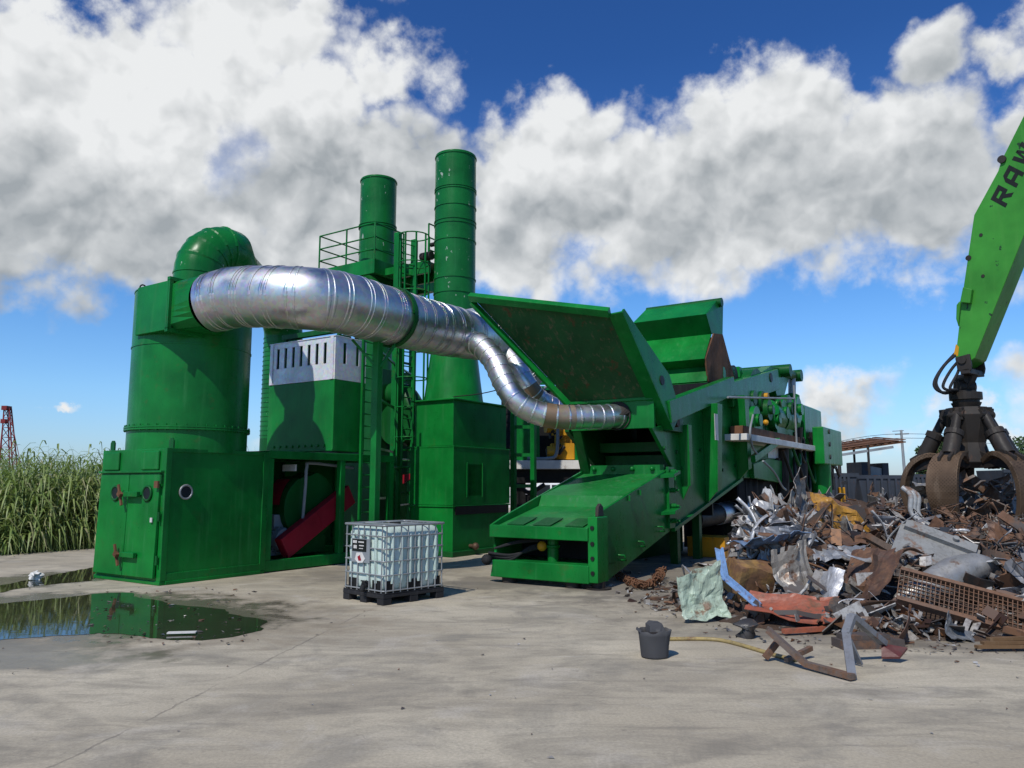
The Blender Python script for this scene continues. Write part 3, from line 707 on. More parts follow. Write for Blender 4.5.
def rail(m, pts, h=1.05, posts=True):
    for z in (h, h * .62, h * .28):
        for p, q in zip(pts[:-1], pts[1:]): m.cyl((*p, PZ + z), (*q, PZ + z), .022, 8)
    for p in pts: m.cyl((*p, PZ - .1), (*p, PZ + h), .025, 8)
m = MB(); am = (pa0 + pa1) / 2
rail(m, [(pa1 - .05, 16.5), (pa1 - .05, pb0 + .05), (am, pb0 + .05), (pa0 + .05, pb0 + .05), (pa0 + .05, 17.0), (pa0 + .05, pb1 - .05), (am, pb1 - .05)])
m.build('railing', 'green_paint', T)
m = MB(); rail(m, [(pa1 + 1.15, pb0 + .95), (pa1 + 1.15, pb1 - .85)])
m.build('railing', 'green_paint', T)
def at_y(xp, a): return pa(xp, 450, a)
# posts of the tower
def top_z(p, y): return pt(380, y, wor(p.x, p.y)[1]).z
posts = [[at_y(374, -12.75), .13, 0], [at_y(394, -14.2), .16, 0], [at_y(411, -14.2), .15, 0], [at_y(399, -13.6), .1, 0]]
for p_, y_ in zip(posts, (300, 233, 240, 300)): p_[2] = top_z(p_[0], y_)
m = MB()
for p, s_, zt in posts:
    m.box(p.x - s_ / 2, p.x + s_ / 2, p.y - s_ / 2, p.y + s_ / 2, .02, zt); m.box(p.x - .16, p.x + .16, p.y - .16, p.y + .16, 0, .02)
pp = [p for p, _, _ in posts]
for z in (1.4, 2.6, 3.8, 5.0): 
    m.beam((pp[0].x, pp[0].y, z), (pp[1].x, pp[1].y, z), .06, .06); m.beam((pp[1].x, pp[1].y, z + .1), (pp[2].x, pp[2].y, z + .1), .06, .06); m.beam((pp[2].x, pp[2].y, z - .2), (pp[3].x, pp[3].y, z - .2), .05, .05)
m.beam((pp[1].x, pp[1].y, PZ - .3), (pa1, pb0 + .5, PZ - .3), .12, .2)
m.build('tower_post', 'green_paint', T, .008)
def ladder(m, c, b2, z0, z1, w=.45):
    for k, p in enumerate((c, b2)): m.box(p[0] - .03, p[0] + .03, p[1] - .03, p[1] + .03, z0, z1)
    z = z0 + .25
    while z < z1: m.cyl((*c, z), (*b2, z), .016, 8); z += .28
l0, l1 = at_y(361, -12.55), at_y(367, -12.55)
m = MB(); ladder(m, (l0.x, l0.y), (l0.x + .02, l0.y + .42), .3, 5.2); m.build('lower_ladder', 'green_paint', T)
l0 = at_y(397, -13.6); lz = top_z(l0, 236)
m = MB(); ladder(m, (l0.x, l0.y), (l0.x + .1, l0.y + .46), 2.1, lz - .1); m.build('caged_ladder', 'green_paint', T)
m = MB(); hc = Vector((l0.x + .05, l0.y + .23, 0)); hc.x += .0
z = lz - .78 * 8; rad_ = .42; hc = hc + Vector((.22, -.02, 0))
while z < lz + .05: m.ring(hc + Vector((0, 0, z)), (0, 0, 1), rad_, .018, 6, 20); z += .78
for k in range(7):
    a = R(-120 + 40 * k); m.box(hc.x + math.cos(a) * rad_ - .018, hc.x + math.cos(a) * rad_ + .018, hc.y + math.sin(a) * rad_ - .018, hc.y + math.sin(a) * rad_ + .018, 2.2, lz)
m.build('ladder_cage', 'green_paint', T)
m = MB(); m.box(pp[2].x - .5, pp[2].x + .7, pp[2].y + .5, pp[2].y + .8, 1.95, 2.1); m.prism([(pp[2].x - .2, pp[2].y - .1, 2.0), (pp[2].x + .55, pp[2].y - .1, 2.1), (pp[2].x - .2, pp[2].y - .1, 1.75)], (0, .05, 0)); m.build('red_bracket', 'red_paint', T)

# ================================================================ scrubber block with tall stack
SA0, SA1, SB0, SB1 = -12.95, -11.6, 15.0, 17.45
T = plant('scrubber_tower', 'tallest green chimney with scuffed paint on a cone and square scrubber block', 'scrubber', -12.3, 16.2)
for z0_, z1_, nm, ins in ((.12, 1.22, 'lower_tank', .0), (1.23, 2.68, 'middle_box', -.02), (2.69, 3.86, 'upper_box', .05)):
    m = MB(); m.box(SA0 + ins, SA1 - ins, SB0 + ins, SB1 - ins, z0_, z1_); m.box(SA0 - .03, SA1 + .03, SB0 - .03, SB1 + .03, z1_ - .035, z1_ + .004)
    m.build(nm, 'green_panel', T, .01)
m = MB(); m.box(SA1 - .02, SA1 + .02, SB0 + .55, SB0 + 1.2, 1.45, 2.25)
for q in ((SB0 + .52, SB0 + .57), (SB0 + 1.18, SB0 + 1.23)): m.box(SA1, SA1 + .035, *q, 1.42, 2.28)
m.build('access_door', 'green_paint', T, .006)
m = MB(); m.box(SA1 + .002, SA1 + .03, SB0 + .08, SB1 - .1, 1.0, 1.21); m.build('tank_gap', 'black_paint', T)
m = MB(); m.box(SA0 - .1, SA1 + .1, SB0 - .12, SB1 + .3, 0, .13); m.build('skid', 'green_dark', T, .01)
m = MB(); m.cyl((SA1, SB0 + .7, .22), (SA1 + .14, SB0 + .7, .22), .05, 10); m.ball((SA1 + .18, SB0 + .7, .22), .09, 6); m.build('drain_valve', 'brown_steel', T)
tc = (-12.3, 16.2); q = pl(456, 150, wor(*tc)[1]); ZT = q.z - .22; tc = (q.x, q.y)
m = MB(); m.tube([(*tc, 3.86), (*tc, 3.95), (*tc, 5.55)], [.80, .78, .58], 56); m.band((*tc, 5.5), (0, 0, 1), .58, .05, .04, 56); m.build('cone', 'green_panel', T)
m = MB(); m.tube([(*tc, 5.55), (*tc, ZT - .02)], .56, 56, caps=False); m.tube([(*tc, ZT - .02), (*tc, ZT), (*tc, ZT), (*tc, ZT - 1)], [.56, .56, .51, .51], 56, caps=False)
for dz in (.06, .98, 1.04, 1.5, 1.9, 2.0, 2.45, 3.5, 3.9, 4.4, 5.0): m.band((*tc, ZT - dz), (0, 0, 1), .56, .03, .018, 56)
m.build('flue', 'green_stack', T)
m = MB(); qz = ZT - 2.35; m.cyl((tc[0] - .56, tc[1], qz), (tc[0] - .85, tc[1], qz), .06, 10); m.cyl((tc[0] - .4, tc[1] - .5, qz - .5), (tc[0] - .75, tc[1] - .5, qz - .5), .12, 12); m.build('sample_port', 'dark_steel', T)
# thin cable from the block up to the hopper
T2 = plant('stay_cable', 'thin black cable slung from scrubber block top towards the hopper', 'cable', SA1, SB0)
m = MB(); m.tube(smooth_path([(SA1 - .1, SB0 + .1, 3.90), (SA1 + .6, SB0 + .6, 4.02), (SA1 + 1.6, SB0 + 1.4, 4.4)], 6), .014, 6); m.build('cable', 'rubber', T2)
# ================================================================ shredder
XA, XB = -8.12, -6.12            # left and right side planes
T = plant('shredder', 'huge green scrap shredder with infeed conveyor, open hopper and hydraulic deck', 'shredder', -7.1, 16.0)
SL = (1.92 - 1.0) / (15.05 - 11.65)
def deck(b): return 1.0 + SL * (b - 11.65)
def under(b): return max(.16, .16 + .222 * (b - 12.35))
# --- infeed conveyor
m = MB()
m.prism([(XA + .06, 11.66, .98), (XA + .06, 13.2, deck(13.2) - .10), (XA + .06, 13.2, deck(13.2) - .2), (XA + .06, 11.66, .80)], (XB - XA - .12, 0, 0)); m.build('lower_deck', 'green_deck', T, .008)
m = MB(); m.prism([(XA + .06, 13.18, deck(13.2) - .12), (XA + .06, 13.30, deck(13.3) + .08), (XA + .06, 15.1, deck(15.1) + .03), (XA + .06, 15.1, deck(15.1) - .12)], (XB - XA - .12, 0, 0)); m.build('upper_deck', 'green_deck', T, .008)
m = MB()
for a in (XA + .25, XA + .8, XA + 1.45): m.prism([(a, 11.78, deck(11.78) - .016), (a + .36, 11.78, deck(11.78) - .016), (a + .36, 12.25, deck(12.25) - .03), (a, 12.25, deck(12.25) - .03)], (0, 0, .012))
m.build('wear_pad', 'green_dark', T)
m = MB(); m.box(XA, XB, 11.58, 11.66, .80, 1.02); m.build('nose_lip', 'green_paint', T, .012)
m = MB(); m.box(XA + .05, XB, 11.60, 11.76, .10, .40); m.box(XA + .05, XB, 11.76, 12.6, .34, .40); m.build('nose_beam', 'green_paint', T, .015)
for s_, a in ((0, XA), (1, XB - .05)):
    m = MB(); m.prism([(a, 11.62, .10), (a, 12.35, .10), (a, 15.2, under(15.2)), (a, 15.2, deck(15.2) + .10), (a, 11.95, 1.24 if s_ else 1.14), (a, 11.60, 1.02), (a, 11.66, .80), (a, 11.74, .55)], (.05, 0, 0))
    m.build('conveyor_side', 'green_paint', T, .006)
m = MB()                                                       # jack post beside the nose
m.box(XB - .02, XB + .16, 11.62, 12.02, .12, 1.20); jp = m.build('jack_post', 'green_panel', T, .012)
m = MB()
for z in (.28, .52, .76, 1.02): m.cyl((XB + .07, 11.60, z), (XB + .07, 11.63, z), .035, 12)
m.build('post_hole', 'black_paint', jp)
m = MB(); q = 11.78; m.prism([(XB + .10, q, 1.2), (XB + .10, q + .22, 1.2), (XB + .10, q + .2, 1.36), (XB + .10, q + .11, 1.42), (XB + .10, q + .02, 1.36)], (-.06, 0, 0)); m.build('lifting_eye', 'dark_steel', jp, .008)
m = MB(); m.cyl((XB + .05, 11.85, .02), (XB + .05, 11.85, .13), .12, 20); m.cyl((XB + .05, 11.85, 0), (XB + .05, 11.85, .025), .22, 24); m.build('jack_foot', 'dark_steel', jp)
m = MB(); m.cyl((XA + .3, 11.8, .0), (XA + .3, 11.8, .12), .14, 18); m.build('nose_foot', 'dark_steel', T)
m = MB(); m.cyl((XB - .4, 11.8, .0), (XB - .4, 11.8, .1), .14, 18); m.build('nose_foot', 'dark_steel', T)
m = MB(); m.cyl((XA + 1.12, 11.95, .38), (XA + 1.12, 11.95, .86), .10, 18); m.ring((XA + 1.12, 11.95, .66), (0, 0, 1), .10, .03); m.build('nose_cylinder', 'green_panel', T)
m = MB(); m.ball((XA + .95, 11.85, .66), .09, 6); m.build('brass_fitting', 'yellow_paint', T)
m = MB()
for k in range(3): m.tube(smooth_path([(XA + .0, 11.55 + .05 * k, .52 - .05 * k), (XA + .35, 11.75, .48 - .04 * k), (XA + .7, 11.9, .58 + .03 * k), (XA + 1.0, 11.95, .66)], 5), .028, 8)
for k in range(2): m.tube(smooth_path([(XA + .1, 11.6, .6), (XA + .6, 11.8, .72 + .03 * k), (XA + 1.5, 12.2, .78)], 5), .02, 8)
m.ball((XA - .03, 11.55, .40), .1, 6); m.build('hydraulic_hose', 'rubber', T)
m = MB(); m.box(XA + .06, XB - .06, 12.6, 12.66, .2, .85); m.build('nose_bulkhead', 'black_paint', T)
m = MB()
for b_, dz in ((12.75, .20), (13.6, .20), (14.55, .22)):
    z = under(b_) + dz; m.tube([(XB, b_, z + .04), (XB + .10, b_ + .02, z + .04), (XB + .10, b_ + .12, z - .06), (XB, b_ + .12, z - .06)], .016, 6)
for a, b_, z in ((XB + .01, 13.2, deck(13.2) + .02), (XB + .01, 13.7, deck(13.7) - .02)): m.box(a, a + .03, b_, b_ + .03, z, z + .10)
m.build('side_lug', 'green_panel', T)
m = MB()
for z in (1.12, 1.86):                                        # hinge brackets where the conveyor meets the body
    m.prism([(XB, 14.75, z), (XB, 15.35, z + .1), (XB + .22, 15.3, z + .1), (XB + .22, 14.95, z + .02)], (0, 0, .07))
for z in (1.0, 1.3, 1.62, 2.0): m.cyl((XB - .02, 15.2, z), (XB + .16, 15.2, z), .05, 12); m.cyl((XB - .02, 15.2, z), (XB + .22, 15.2, z), .028, 8)
m.box(XB, XB + .06, 15.05, 15.35, .85, 2.1); m.build('hinge_bracket', 'green_paint', T, .006)
m = MB()
for k in range(4): m.ball((XA + .35 + k * .45, 15.04, deck(15) + .16), .05, 6)
m.box(XA + .06, XB - .06, 15.08, 15.12, deck(15) - .1, deck(15) + .24); m.build('bolt_bar', 'green_paint', T)

# --- hopper front
wl, wr = pb(571, 401, WALLB), pb(645, 396, WALLB); zt, zb = 3.47, pb(600, 430, WALLB).z
m = MB(); m.box(wl.x, XB + .0, WALLB, WALLB + .08, zb, zt); m.box(wl.x, XB, WALLB - .05, WALLB + .02, zt - .03, zt + .03); m.build('hopper_front', 'green_paint', T, .008)
jl = pb(594, 477, 15.15)
m = MB(); m.prism([(wl.x + .02, WALLB + .01, zb), (wl.x + .22, WALLB + .01, zb), (XA + .22, 15.1, deck(15.1)), (XA, 15.1, deck(15.1))], (0, .12, 0)); m.build('left_jamb', 'green_dark', T, .006)
m = MB(); m.box(XA, XB - .09, 18.1, 18.16, 1.0, 4.2); m.box(XA, XB - .09, WALLB + .09, 18.1, 3.38, 3.42); m.build('throat_back', 'black_paint', T)  # black stands in for the throat's inner shade; roof sheet added to darken it
m = MB(); m.box(XA, XB - .09, 16.0, 16.2, 2.46, 2.68); m.build('throat_beam', 'green_dark', T, .01)  # darker green carries the throat's shade on beam and sill
m = MB(); m.box(XA, XB - .09, 16.3, 16.4, 1.8, 2.40)
for k in range(3): m.cyl((XA + .35 + k * .65, 16.28, 2.15), (XA + .35 + k * .65, 16.31, 2.15), .09, 14)
m.build('throat_sill', 'green_dark', T, .01)
m = MB(); m.prism([(XA - .12, WALLB + .1, zb), (XA - .12, 16.1, 2.0), (XA - .12, 22, 2.2), (XA - .12, 22, 4.2), (XA - .12, WALLB + .1, zt)], (.1, 0, 0)); m.build('left_wall', 'green_dark', T)
# flap: slanted wing, box section, overhanging the conveyor
FBT = 13.15
c4 = [pb(571, 402, WALLB - .02), pb(646, 398, WALLB - .02), pb(609, 314, FBT), pb(474, 299, FBT)]
v1 = (c4[1] - c4[0]); nrm = (c4[2] - c4[1]).cross(v1).normalized()
if nrm.y < 0: nrm = -nrm
th = nrm * .05
m = MB(); m.prism(c4, th); fl = m.build('hopper_flap', 'hopper_inside', T)
m = MB()
def edge_beam(m, p, q, w_, d_, inward):
    """box stiffener on the rim, standing proud of the outer face"""
    p, q = Vector(p), Vector(q); o_ = Vector(inward)
    m.prism([p, q, q + o_ * w_, p + o_ * w_], -nrm * d_)
e_top = (c4[2] - c4[3]).normalized(); e_r = (c4[1] - c4[2]).normalized(); e_l = (c4[0] - c4[3]).normalized()
edge_beam(m, c4[3] - e_top * .05, c4[2] + e_top * .05, .16, .14, nrm.cross(e_top).normalized() if nrm.cross(e_top).z > 0 else -nrm.cross(e_top).normalized())
il = nrm.cross(e_l).normalized(); il = il if il.dot(v1) > 0 else -il
edge_beam(m, c4[3], c4[0], .12, .16, -il * .6)
m.build('flap_rim', 'green_panel', fl, .01)
ir = nrm.cross(e_r).normalized(); ir = ir if ir.dot(v1) > 0 else -ir
# right cheek: thick box side going on down past the hinge
dn = c4[1] + e_r * .85
m = MB(); m.prism([c4[2] + ir * .30, dn + ir * .30, dn + ir * .30 + nrm * .55, c4[1] + ir * .30 + nrm * .75, c4[2] + ir * .30 + nrm * .10], -ir * .04); m.build('flap_cheek', 'green_paint', fl, .006)
m = MB(); m.prism([c4[2], c4[2] + ir * .30, dn + ir * .30, dn + ir * .0], -nrm * .03); m.prism([c4[2], c4[2] + ir * .28, dn + ir * .28, dn], nrm * .02); m.build('flap_edge', 'green_panel', fl, .005)
ch = c4[1] + e_r * (-.15) + ir * .302 + nrm * .35
m = MB(); m.cyl(ch - ir * .02, ch + ir * .012, .10, 20); m.build('cheek_hole', 'black_paint', fl)
m = MB(); q = c4[3] * .45 + c4[2] * .55; m.ring(q + Vector((0, -.05, .02)), (0, 1, 0), .05, .014); m.build('lifting_eye', 'dark_steel', fl)
# hinge block under the cheek
hp = pa(672, 426, XB + .05)
m = MB(); m.box(XB - .02, XB + .14, hp.y - .35, hp.y + .4, hp.z - .12, hp.z + .22); m.build('hinge_block', 'green_dark', T, .01)
m = MB(); m.cyl((XB + .0, hp.y, hp.z + .06), (XB + .2, hp.y, hp.z + .06), .09, 14); m.cyl((XB + .1, hp.y - .25, hp.z + .02), (XB + .17, hp.y - .25, hp.z + .02), .05, 10); m.build('hinge_pin', 'brown_steel', T)

# --- main body right side
def pp_(x, y, a=XB): q = pa(x, y, a); return Vector((a, q.y, q.z))
rim0, rim1 = pp_(667, 408), pp_(726, 380)
body_top = [(XB, rim0.y - .2, rim0.z - .25)]
pts = [pp_(652, 428), pp_(676, 474), Vector((XB, 15.3, under(15.3))), Vector((XB, 20.1, under(20.1))), Vector((XB, 20.1, 4.15)), pp_(726, 395), pp_(668, 424)]
m = MB(); m.prism(pts, (-.08, 0, 0)); m.build('hopper_side', 'green_paint', T, .006)
m = MB(); m.beam(rim0 + Vector((.1, -.35, -.12)), rim1 + Vector((.1, 0, -.16)), .24, .46); m.build('hopper_rim', 'green_paint', T, .012)
def rib(xt, xb, w_=.34, pr=.34):
    """tapered gusset standing off the hopper side"""
    t_, b_ = pp_(*xt), pp_(*xb)
    m = MB(); m.prism([(XB, t_.y, t_.z), (XB + pr, t_.y, t_.z), (XB + pr * .75, b_.y, b_.z + .3), (XB, b_.y, b_.z)], (0, .06, 0))
    m.prism([(XB + pr, t_.y, t_.z), (XB + pr * .75, b_.y, b_.z + .3), (XB + pr * .75, b_.y + w_ * .9, b_.z + .36), (XB + pr, t_.y + w_, t_.z)], (.03, 0, 0))
    return m.build('side_rib', 'green_panel', T, .006)
rib((702, 404), (706, 505)); rib((730, 396), (738, 482)); rib((678, 425), (683, 500), .2, .2)
m = MB(); q = pp_(716, 427, XB + .38); m.prism([(q.x, q.y - .1, q.z - .3), (q.x, q.y + .12, q.z - .3), (q.x, q.y + .12, q.z + .3), (q.x, q.y - .1, q.z + .3)], (.012, 0, 0)); m.build('notice_plate', 'white_paint', T)
m = MB()
for x, y in ((676, 452), (681, 468), (690, 480), (722, 470), (735, 466), (664, 448), (700, 450), (676, 490), (742, 450), (742, 462)): q = pp_(x, y); m.cyl((XB - .01, q.y, q.z), (XB + .035, q.y, q.z), .04, 8)
m.build('bolt', 'green_dark', T)
m = MB(); q0, q1 = Vector((XB, 15.3, under(15.3))), Vector((XB, 20.1, under(20.1))); m.beam(q0 + Vector((.02, 0, 0)), q1 + Vector((.02, 0, 0)), .1, .08); m.build('bottom_rail', 'green_paint', T, .006)
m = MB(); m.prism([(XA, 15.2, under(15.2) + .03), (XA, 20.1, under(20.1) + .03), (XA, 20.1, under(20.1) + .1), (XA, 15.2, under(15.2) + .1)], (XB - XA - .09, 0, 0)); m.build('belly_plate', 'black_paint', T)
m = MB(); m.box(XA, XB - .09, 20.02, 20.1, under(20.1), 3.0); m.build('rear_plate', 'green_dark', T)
# --- folded rear hood, profile in (b, z), swept across
AR = XB - .25
prof_px = [(716.5, 300), (705.4, 314), (711, 334), (704.2, 358.5), (708.5, 366.5), (706.5, 381)]
prof = [pa(x, y, AR) for x, y in prof_px]
b_off = prof[1].y
AL = pa(632.8, 326, 0).x
lo, hi = -11., -6.5
# left end: the plane on which (632.8,326) has the same b as the right end
for _ in range(40):
    mid_ = (lo + hi) / 2
    if pa(632.8, 326, mid_).y > b_off: lo = mid_
    else: hi = mid_
AL = (lo + hi) / 2
m = MB(); sec = [Vector((AL, q.y, q.z)) for q in prof]
for i in range(len(sec) - 1):
    p, q = sec[i], sec[i + 1]; back = Vector((0, .05, 0))
    m.prism([p, q, q + back, p + back], (AR - AL, 0, 0))
m.build('hood', 'green_panel', T, .004)
m = MB(); top = sec[0]; m.cyl((AL, top.y + .08, top.z - .06), (AR + .12, top.y + .08, top.z - .06), .12, 14); m.build('hood_roll', 'green_dark', T)
m = MB(); e = [Vector((AR - .02, q.y, q.z)) for q in prof]
m.prism(e[:3] + [Vector((AR + .02, e[2].y + .75, e[2].z + .1)), Vector((AR + .02, e[0].y + .35, e[0].z - .1))], (.04, 0, 0)); m.build('hood_end', 'green_paint', T, .005)
m = MB(); m.prism([e[3] + Vector((0, .06, 0)), e[5] + Vector((0, .1, 0)), Vector((AR + .02, e[5].y + 2.6, e[5].z - .35)), Vector((AR + .022, e[2].y + .75, e[2].z + .11)), Vector((AR + .022, e[2].y + .06, e[2].z + .02))], (.04, 0, 0)); m.build('rusty_end_plate', 'rusty_steel', T)
m = MB(); m.box(AL, AR, sec[-1].y + .9, sec[-1].y + 1.0, 3.3, sec[2].z); m.build('hood_back', 'green_dark', T)
m = MB(); q = sec[-1]; m.prism([(AL, q.y + .05, q.z), (AL, q.y - .9, q.z - .9), (AL, q.y - .8, q.z - .95), (AL, q.y + .15, q.z - .05)], (AR - AL, 0, 0)); m.build('lower_slope', 'green_panel', T)
# --- upper arm behind the hood, link and lift cylinder
r0, r1 = pp_(727, 395), pp_(769, 379)
m = MB(); m.beam(r0, r1 + Vector((0, .6, .05)), .28, .62); arm = m.build('upper_arm', 'green_paint', T, .015)
m = MB(); q = pp_(766, 378); m.cyl((XB + .13, q.y, q.z), (XB + .16, q.y, q.z), .14, 16); m.build('arm_pin', 'black_paint', arm)
k0 = pp_(772, 366); 
knee = [pp_(*k) for k in ((762, 372), (771, 366), (787, 370), (790, 374), (784, 398), (786, 412), (781, 412), (774, 384), (768, 386))]
m = MB(); m.prism(knee, (-.30, 0, 0)); m.build('link_plate', 'green_paint', T, .01)
m = MB(); m.prism([q + Vector((-1.6, 0, 0)) for q in knee], (-.2, 0, 0)); m.build('link_plate', 'green_paint', T, .01)
m = MB(); q0, q1 = pp_(781, 371), pp_(794, 376); m.cyl(q0 + Vector((-1.8, 0, 0)), q0 + Vector((.3, 0, 0)), .2, 14); m.cyl(q1 + Vector((-.3, 0, 0)), q1 + Vector((.25, 0, 0)), .2, 14); m.cyl(q0, q1, .16, 12); m.build('pivot_shaft', 'green_dark', T)
c0, c1, c2 = pp_(792, 378), pp_(792, 396), pp_(791, 428)
m = MB(); m.cyl(c1, c2, .24, 16); lc = m.build('lift_cylinder', 'green_panel', T)
m = MB(); m.cyl(c0, c1, .12, 14); m.build('piston_rod', 'tube_cage', lc)
m = MB(); q = [pp_(726, 378), pp_(745, 372), pp_(762, 370), pp_(764, 382), pp_(740, 389), pp_(728, 390)]; m.prism([p + Vector((-.6, 0, 0)) for p in q], (-1.3, 0, 0)); m.build('feed_roll_cover', 'green_dark', T, .01)
m = MB(); q0 = pp_(742, 377); m.cyl(q0 + Vector((-2.0, 0, 0)), q0 + Vector((-.2, 0, 0)), .34, 20); m.build('feed_roll', 'dark_steel', T)
m = MB()
for x in (732, 741, 748): q = pp_(x, 374); m.box(q.x - .5, q.x - .2, q.y - .1, q.y + .15, q.z - .1, q.z + .22)
m.build('bearing_cap', 'green_panel', T, .02)
# --- hydraulic deck
DZ = 2.96
d0, d1 = pp_(688, 440).y + 2.2, pp_(826, 441).y
DR = XB + .55
dq0, dq1 = pa(747, 440, DR), pa(829, 440, DR)
m = MB(); m.prism([(DR, dq0.y, DZ - .14), (DR, dq1.y - 1.5, DZ - .14), (DR - .5, dq1.y, DZ - .14), (XA - .2, dq1.y, DZ - .14), (XA - .2, dq0.y, DZ - .14)], (0, 0, .16)); m.build('deck_plate', 'white_paint', T, .01)
m = MB(); m.box(DR - .5, DR - .15, dq0.y + .3, dq0.y + 6.4, DZ + .03, DZ + .24); m.build('deck_kerb', 'rusty_steel', T, .01)
m = MB()
fw = pa(757, 405, XB); m.cyl((XB - .5, fw.y, 4.05), (XB + .05, fw.y, 4.05), .95, 32); m.cyl((XB + .05, fw.y, 4.05), (XB + .2, fw.y, 4.05), .3, 16)
m.build('flywheel', 'green_dark', T, .02)
m = MB(); m.cyl((XB + .2, fw.y + .1, 4.2), (XB + .3, fw.y + .1, 4.2), .1, 12); m.ball((XB + .25, fw.y - .1, 3.45), .08, 6); m.build('yellow_coupling', 'yellow_paint', T)
mt = pa(778, 418, XB)
m = MB(); m.cyl((XB - .1, mt.y - 1.4, 3.72), (XB - .1, mt.y + 1.2, 3.72), .5, 22)
for k in (0, 2, 4): m.band((XB - .1, mt.y - 1.2 + k * .5, 3.72), (0, 1, 0), .5, .3, .03, 22)
m.box(XB - .5, XB + .3, mt.y - 1.3, mt.y + 1.2, DZ + .03, 3.4); m.build('deck_motor', 'green_panel', T)
m = MB()
for x, y, r_ in ((745, 412, .28), (750, 422, .32), (741, 404, .22), (753, 428, .25), (748, 398, .2)):
    q = pa(x, y, XB); m.cyl((XB - .2, q.y, q.z), (XB + .2, q.y, q.z), r_, 14); m.cyl((XB, q.y - .3, q.z), (XB, q.y + .3, q.z), r_ * .6, 12)
m.build('valve_block', 'green_dark', T, .01)
bx = [pa(799, 428, XB), pa(817, 428, XB)]
m = MB(); m.prism([(XB - .9, bx[0].y, DZ + .03), (XB + .2, bx[0].y, DZ + .03), (XB + .2, bx[0].y, 4.35), (XB - .1, bx[0].y, 4.5), (XB - .9, bx[0].y, 4.5)], (0, 2.6, 0)); m.build('oil_tank', 'green_paint', T, .03)
rl = [pa(755, 397, DR), pa(794, 392, DR)]
m = MB(); q = pa(796, 432, DR - .1); q2 = pa(796, 380, DR - .1)
m.cyl((DR - .1, q.y, DZ), (DR - .1, q.y, q2.z - .2), .032, 8); m.cyl((DR - .1, q.y, 4.35), (DR - .1, q.y - 6.5, 3.78), .026, 8); m.build('hand_rail', 'tube_cage', T)
rd_ = random.Random(14)
for k in range(6):                                             # pumps, pipes and blocks crowded on the deck
    xq, yq = 744 + k * 8.5 + rd_.uniform(-3, 3), rd_.uniform(404, 428); q = pa(xq, yq, XB - .1); s_ = rd_.uniform(.25, .45)
    m = MB(); m.cyl((XB - .5, q.y, q.z), (XB + .32, q.y, q.z), s_, 16); m.cyl((XB + .3, q.y, q.z), (XB + .42, q.y, q.z), s_ * .45, 12); m.box(XB - .3, XB + .1, q.y - s_, q.y + s_, DZ + .03, q.z)
    if k in (1, 4): m.cyl((XB - .1, q.y - .9, q.z), (XB - .1, q.y + .9, q.z), s_ * .8, 16)
    if k == 2: m.tube(smooth_path([(XB + .2, q.y, q.z + s_ * .8), (XB + .35, q.y + .2, q.z + s_ + .25), (XB + .2, q.y + .9, q.z + s_ * .3)], 5), .05, 8)
    m.build('pump', ('green_panel', 'green_dark', 'green_paint')[k % 3], T, .015)
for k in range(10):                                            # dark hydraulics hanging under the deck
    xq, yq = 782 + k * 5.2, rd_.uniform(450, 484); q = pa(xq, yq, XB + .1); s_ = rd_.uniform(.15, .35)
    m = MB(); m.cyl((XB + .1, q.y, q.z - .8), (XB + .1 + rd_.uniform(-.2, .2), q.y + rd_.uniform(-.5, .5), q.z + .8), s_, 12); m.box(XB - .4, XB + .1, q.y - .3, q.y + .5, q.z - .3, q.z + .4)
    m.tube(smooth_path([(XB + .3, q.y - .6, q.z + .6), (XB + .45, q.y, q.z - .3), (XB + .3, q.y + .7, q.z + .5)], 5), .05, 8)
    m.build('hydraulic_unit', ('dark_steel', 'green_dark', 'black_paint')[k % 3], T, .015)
m = MB(); q0, q1 = pa(784, 440, XB - .5), pa(826, 440, XB - .5); m.box(XB - .7, XB - .5, q0.y, q1.y, 0.05, DZ - .2); m.build('dark_backing', 'black_paint', T)  # added black sheet, keeps the space under the deck dark
# deck skirt and brackets below
s0, s1 = pp_(745, 442), pp_(789, 442)
m = MB(); m.prism([pp_(746, 440), pp_(744, 478), pp_(786, 478), pp_(789, 442)], (-.1, 0, 0)); m.build('side_skirt', 'green_paint', T, .01)
m = MB(); m.prism([q + Vector((.12, 0, 0)) for q in (pp_(749, 464), pp_(763, 459), pp_(779, 461), pp_(779, 483), pp_(750, 478))], (-.12, 0, 0)); m.build('bracket_plate', 'green_panel', T, .01)
m = MB(); q0, q1 = pa(753, 459, DR - .1), pa(778, 441, DR - .1); m.beam(q0, q1, .12, .18); m.build('deck_brace', 'green_panel', T, .01)
m = MB(); q = pp_(773, 450); m.prism([(XB + .005, q.y - .6, q.z - .25), (XB + .005, q.y + .6, q.z - .25), (XB + .005, q.y + .6, q.z + .35), (XB + .005, q.y - .6, q.z + .35)], (.012, 0, 0)); m.build('data_plate', 'louvre_zinc', T)
m = MB(); m.tube(smooth_path([pa(753, 415, DR), pa(750, 432, DR + .05), pa(753, 448, DR), pa(760, 457, DR - .1)], 6), .028, 8); m.tube(smooth_path([pa(763, 461, DR), pa(774, 472, DR), pa(782, 486, DR), pa(786, 490, DR)], 6), .028, 8); m.build('grey_hose', 'grey_paint', T)
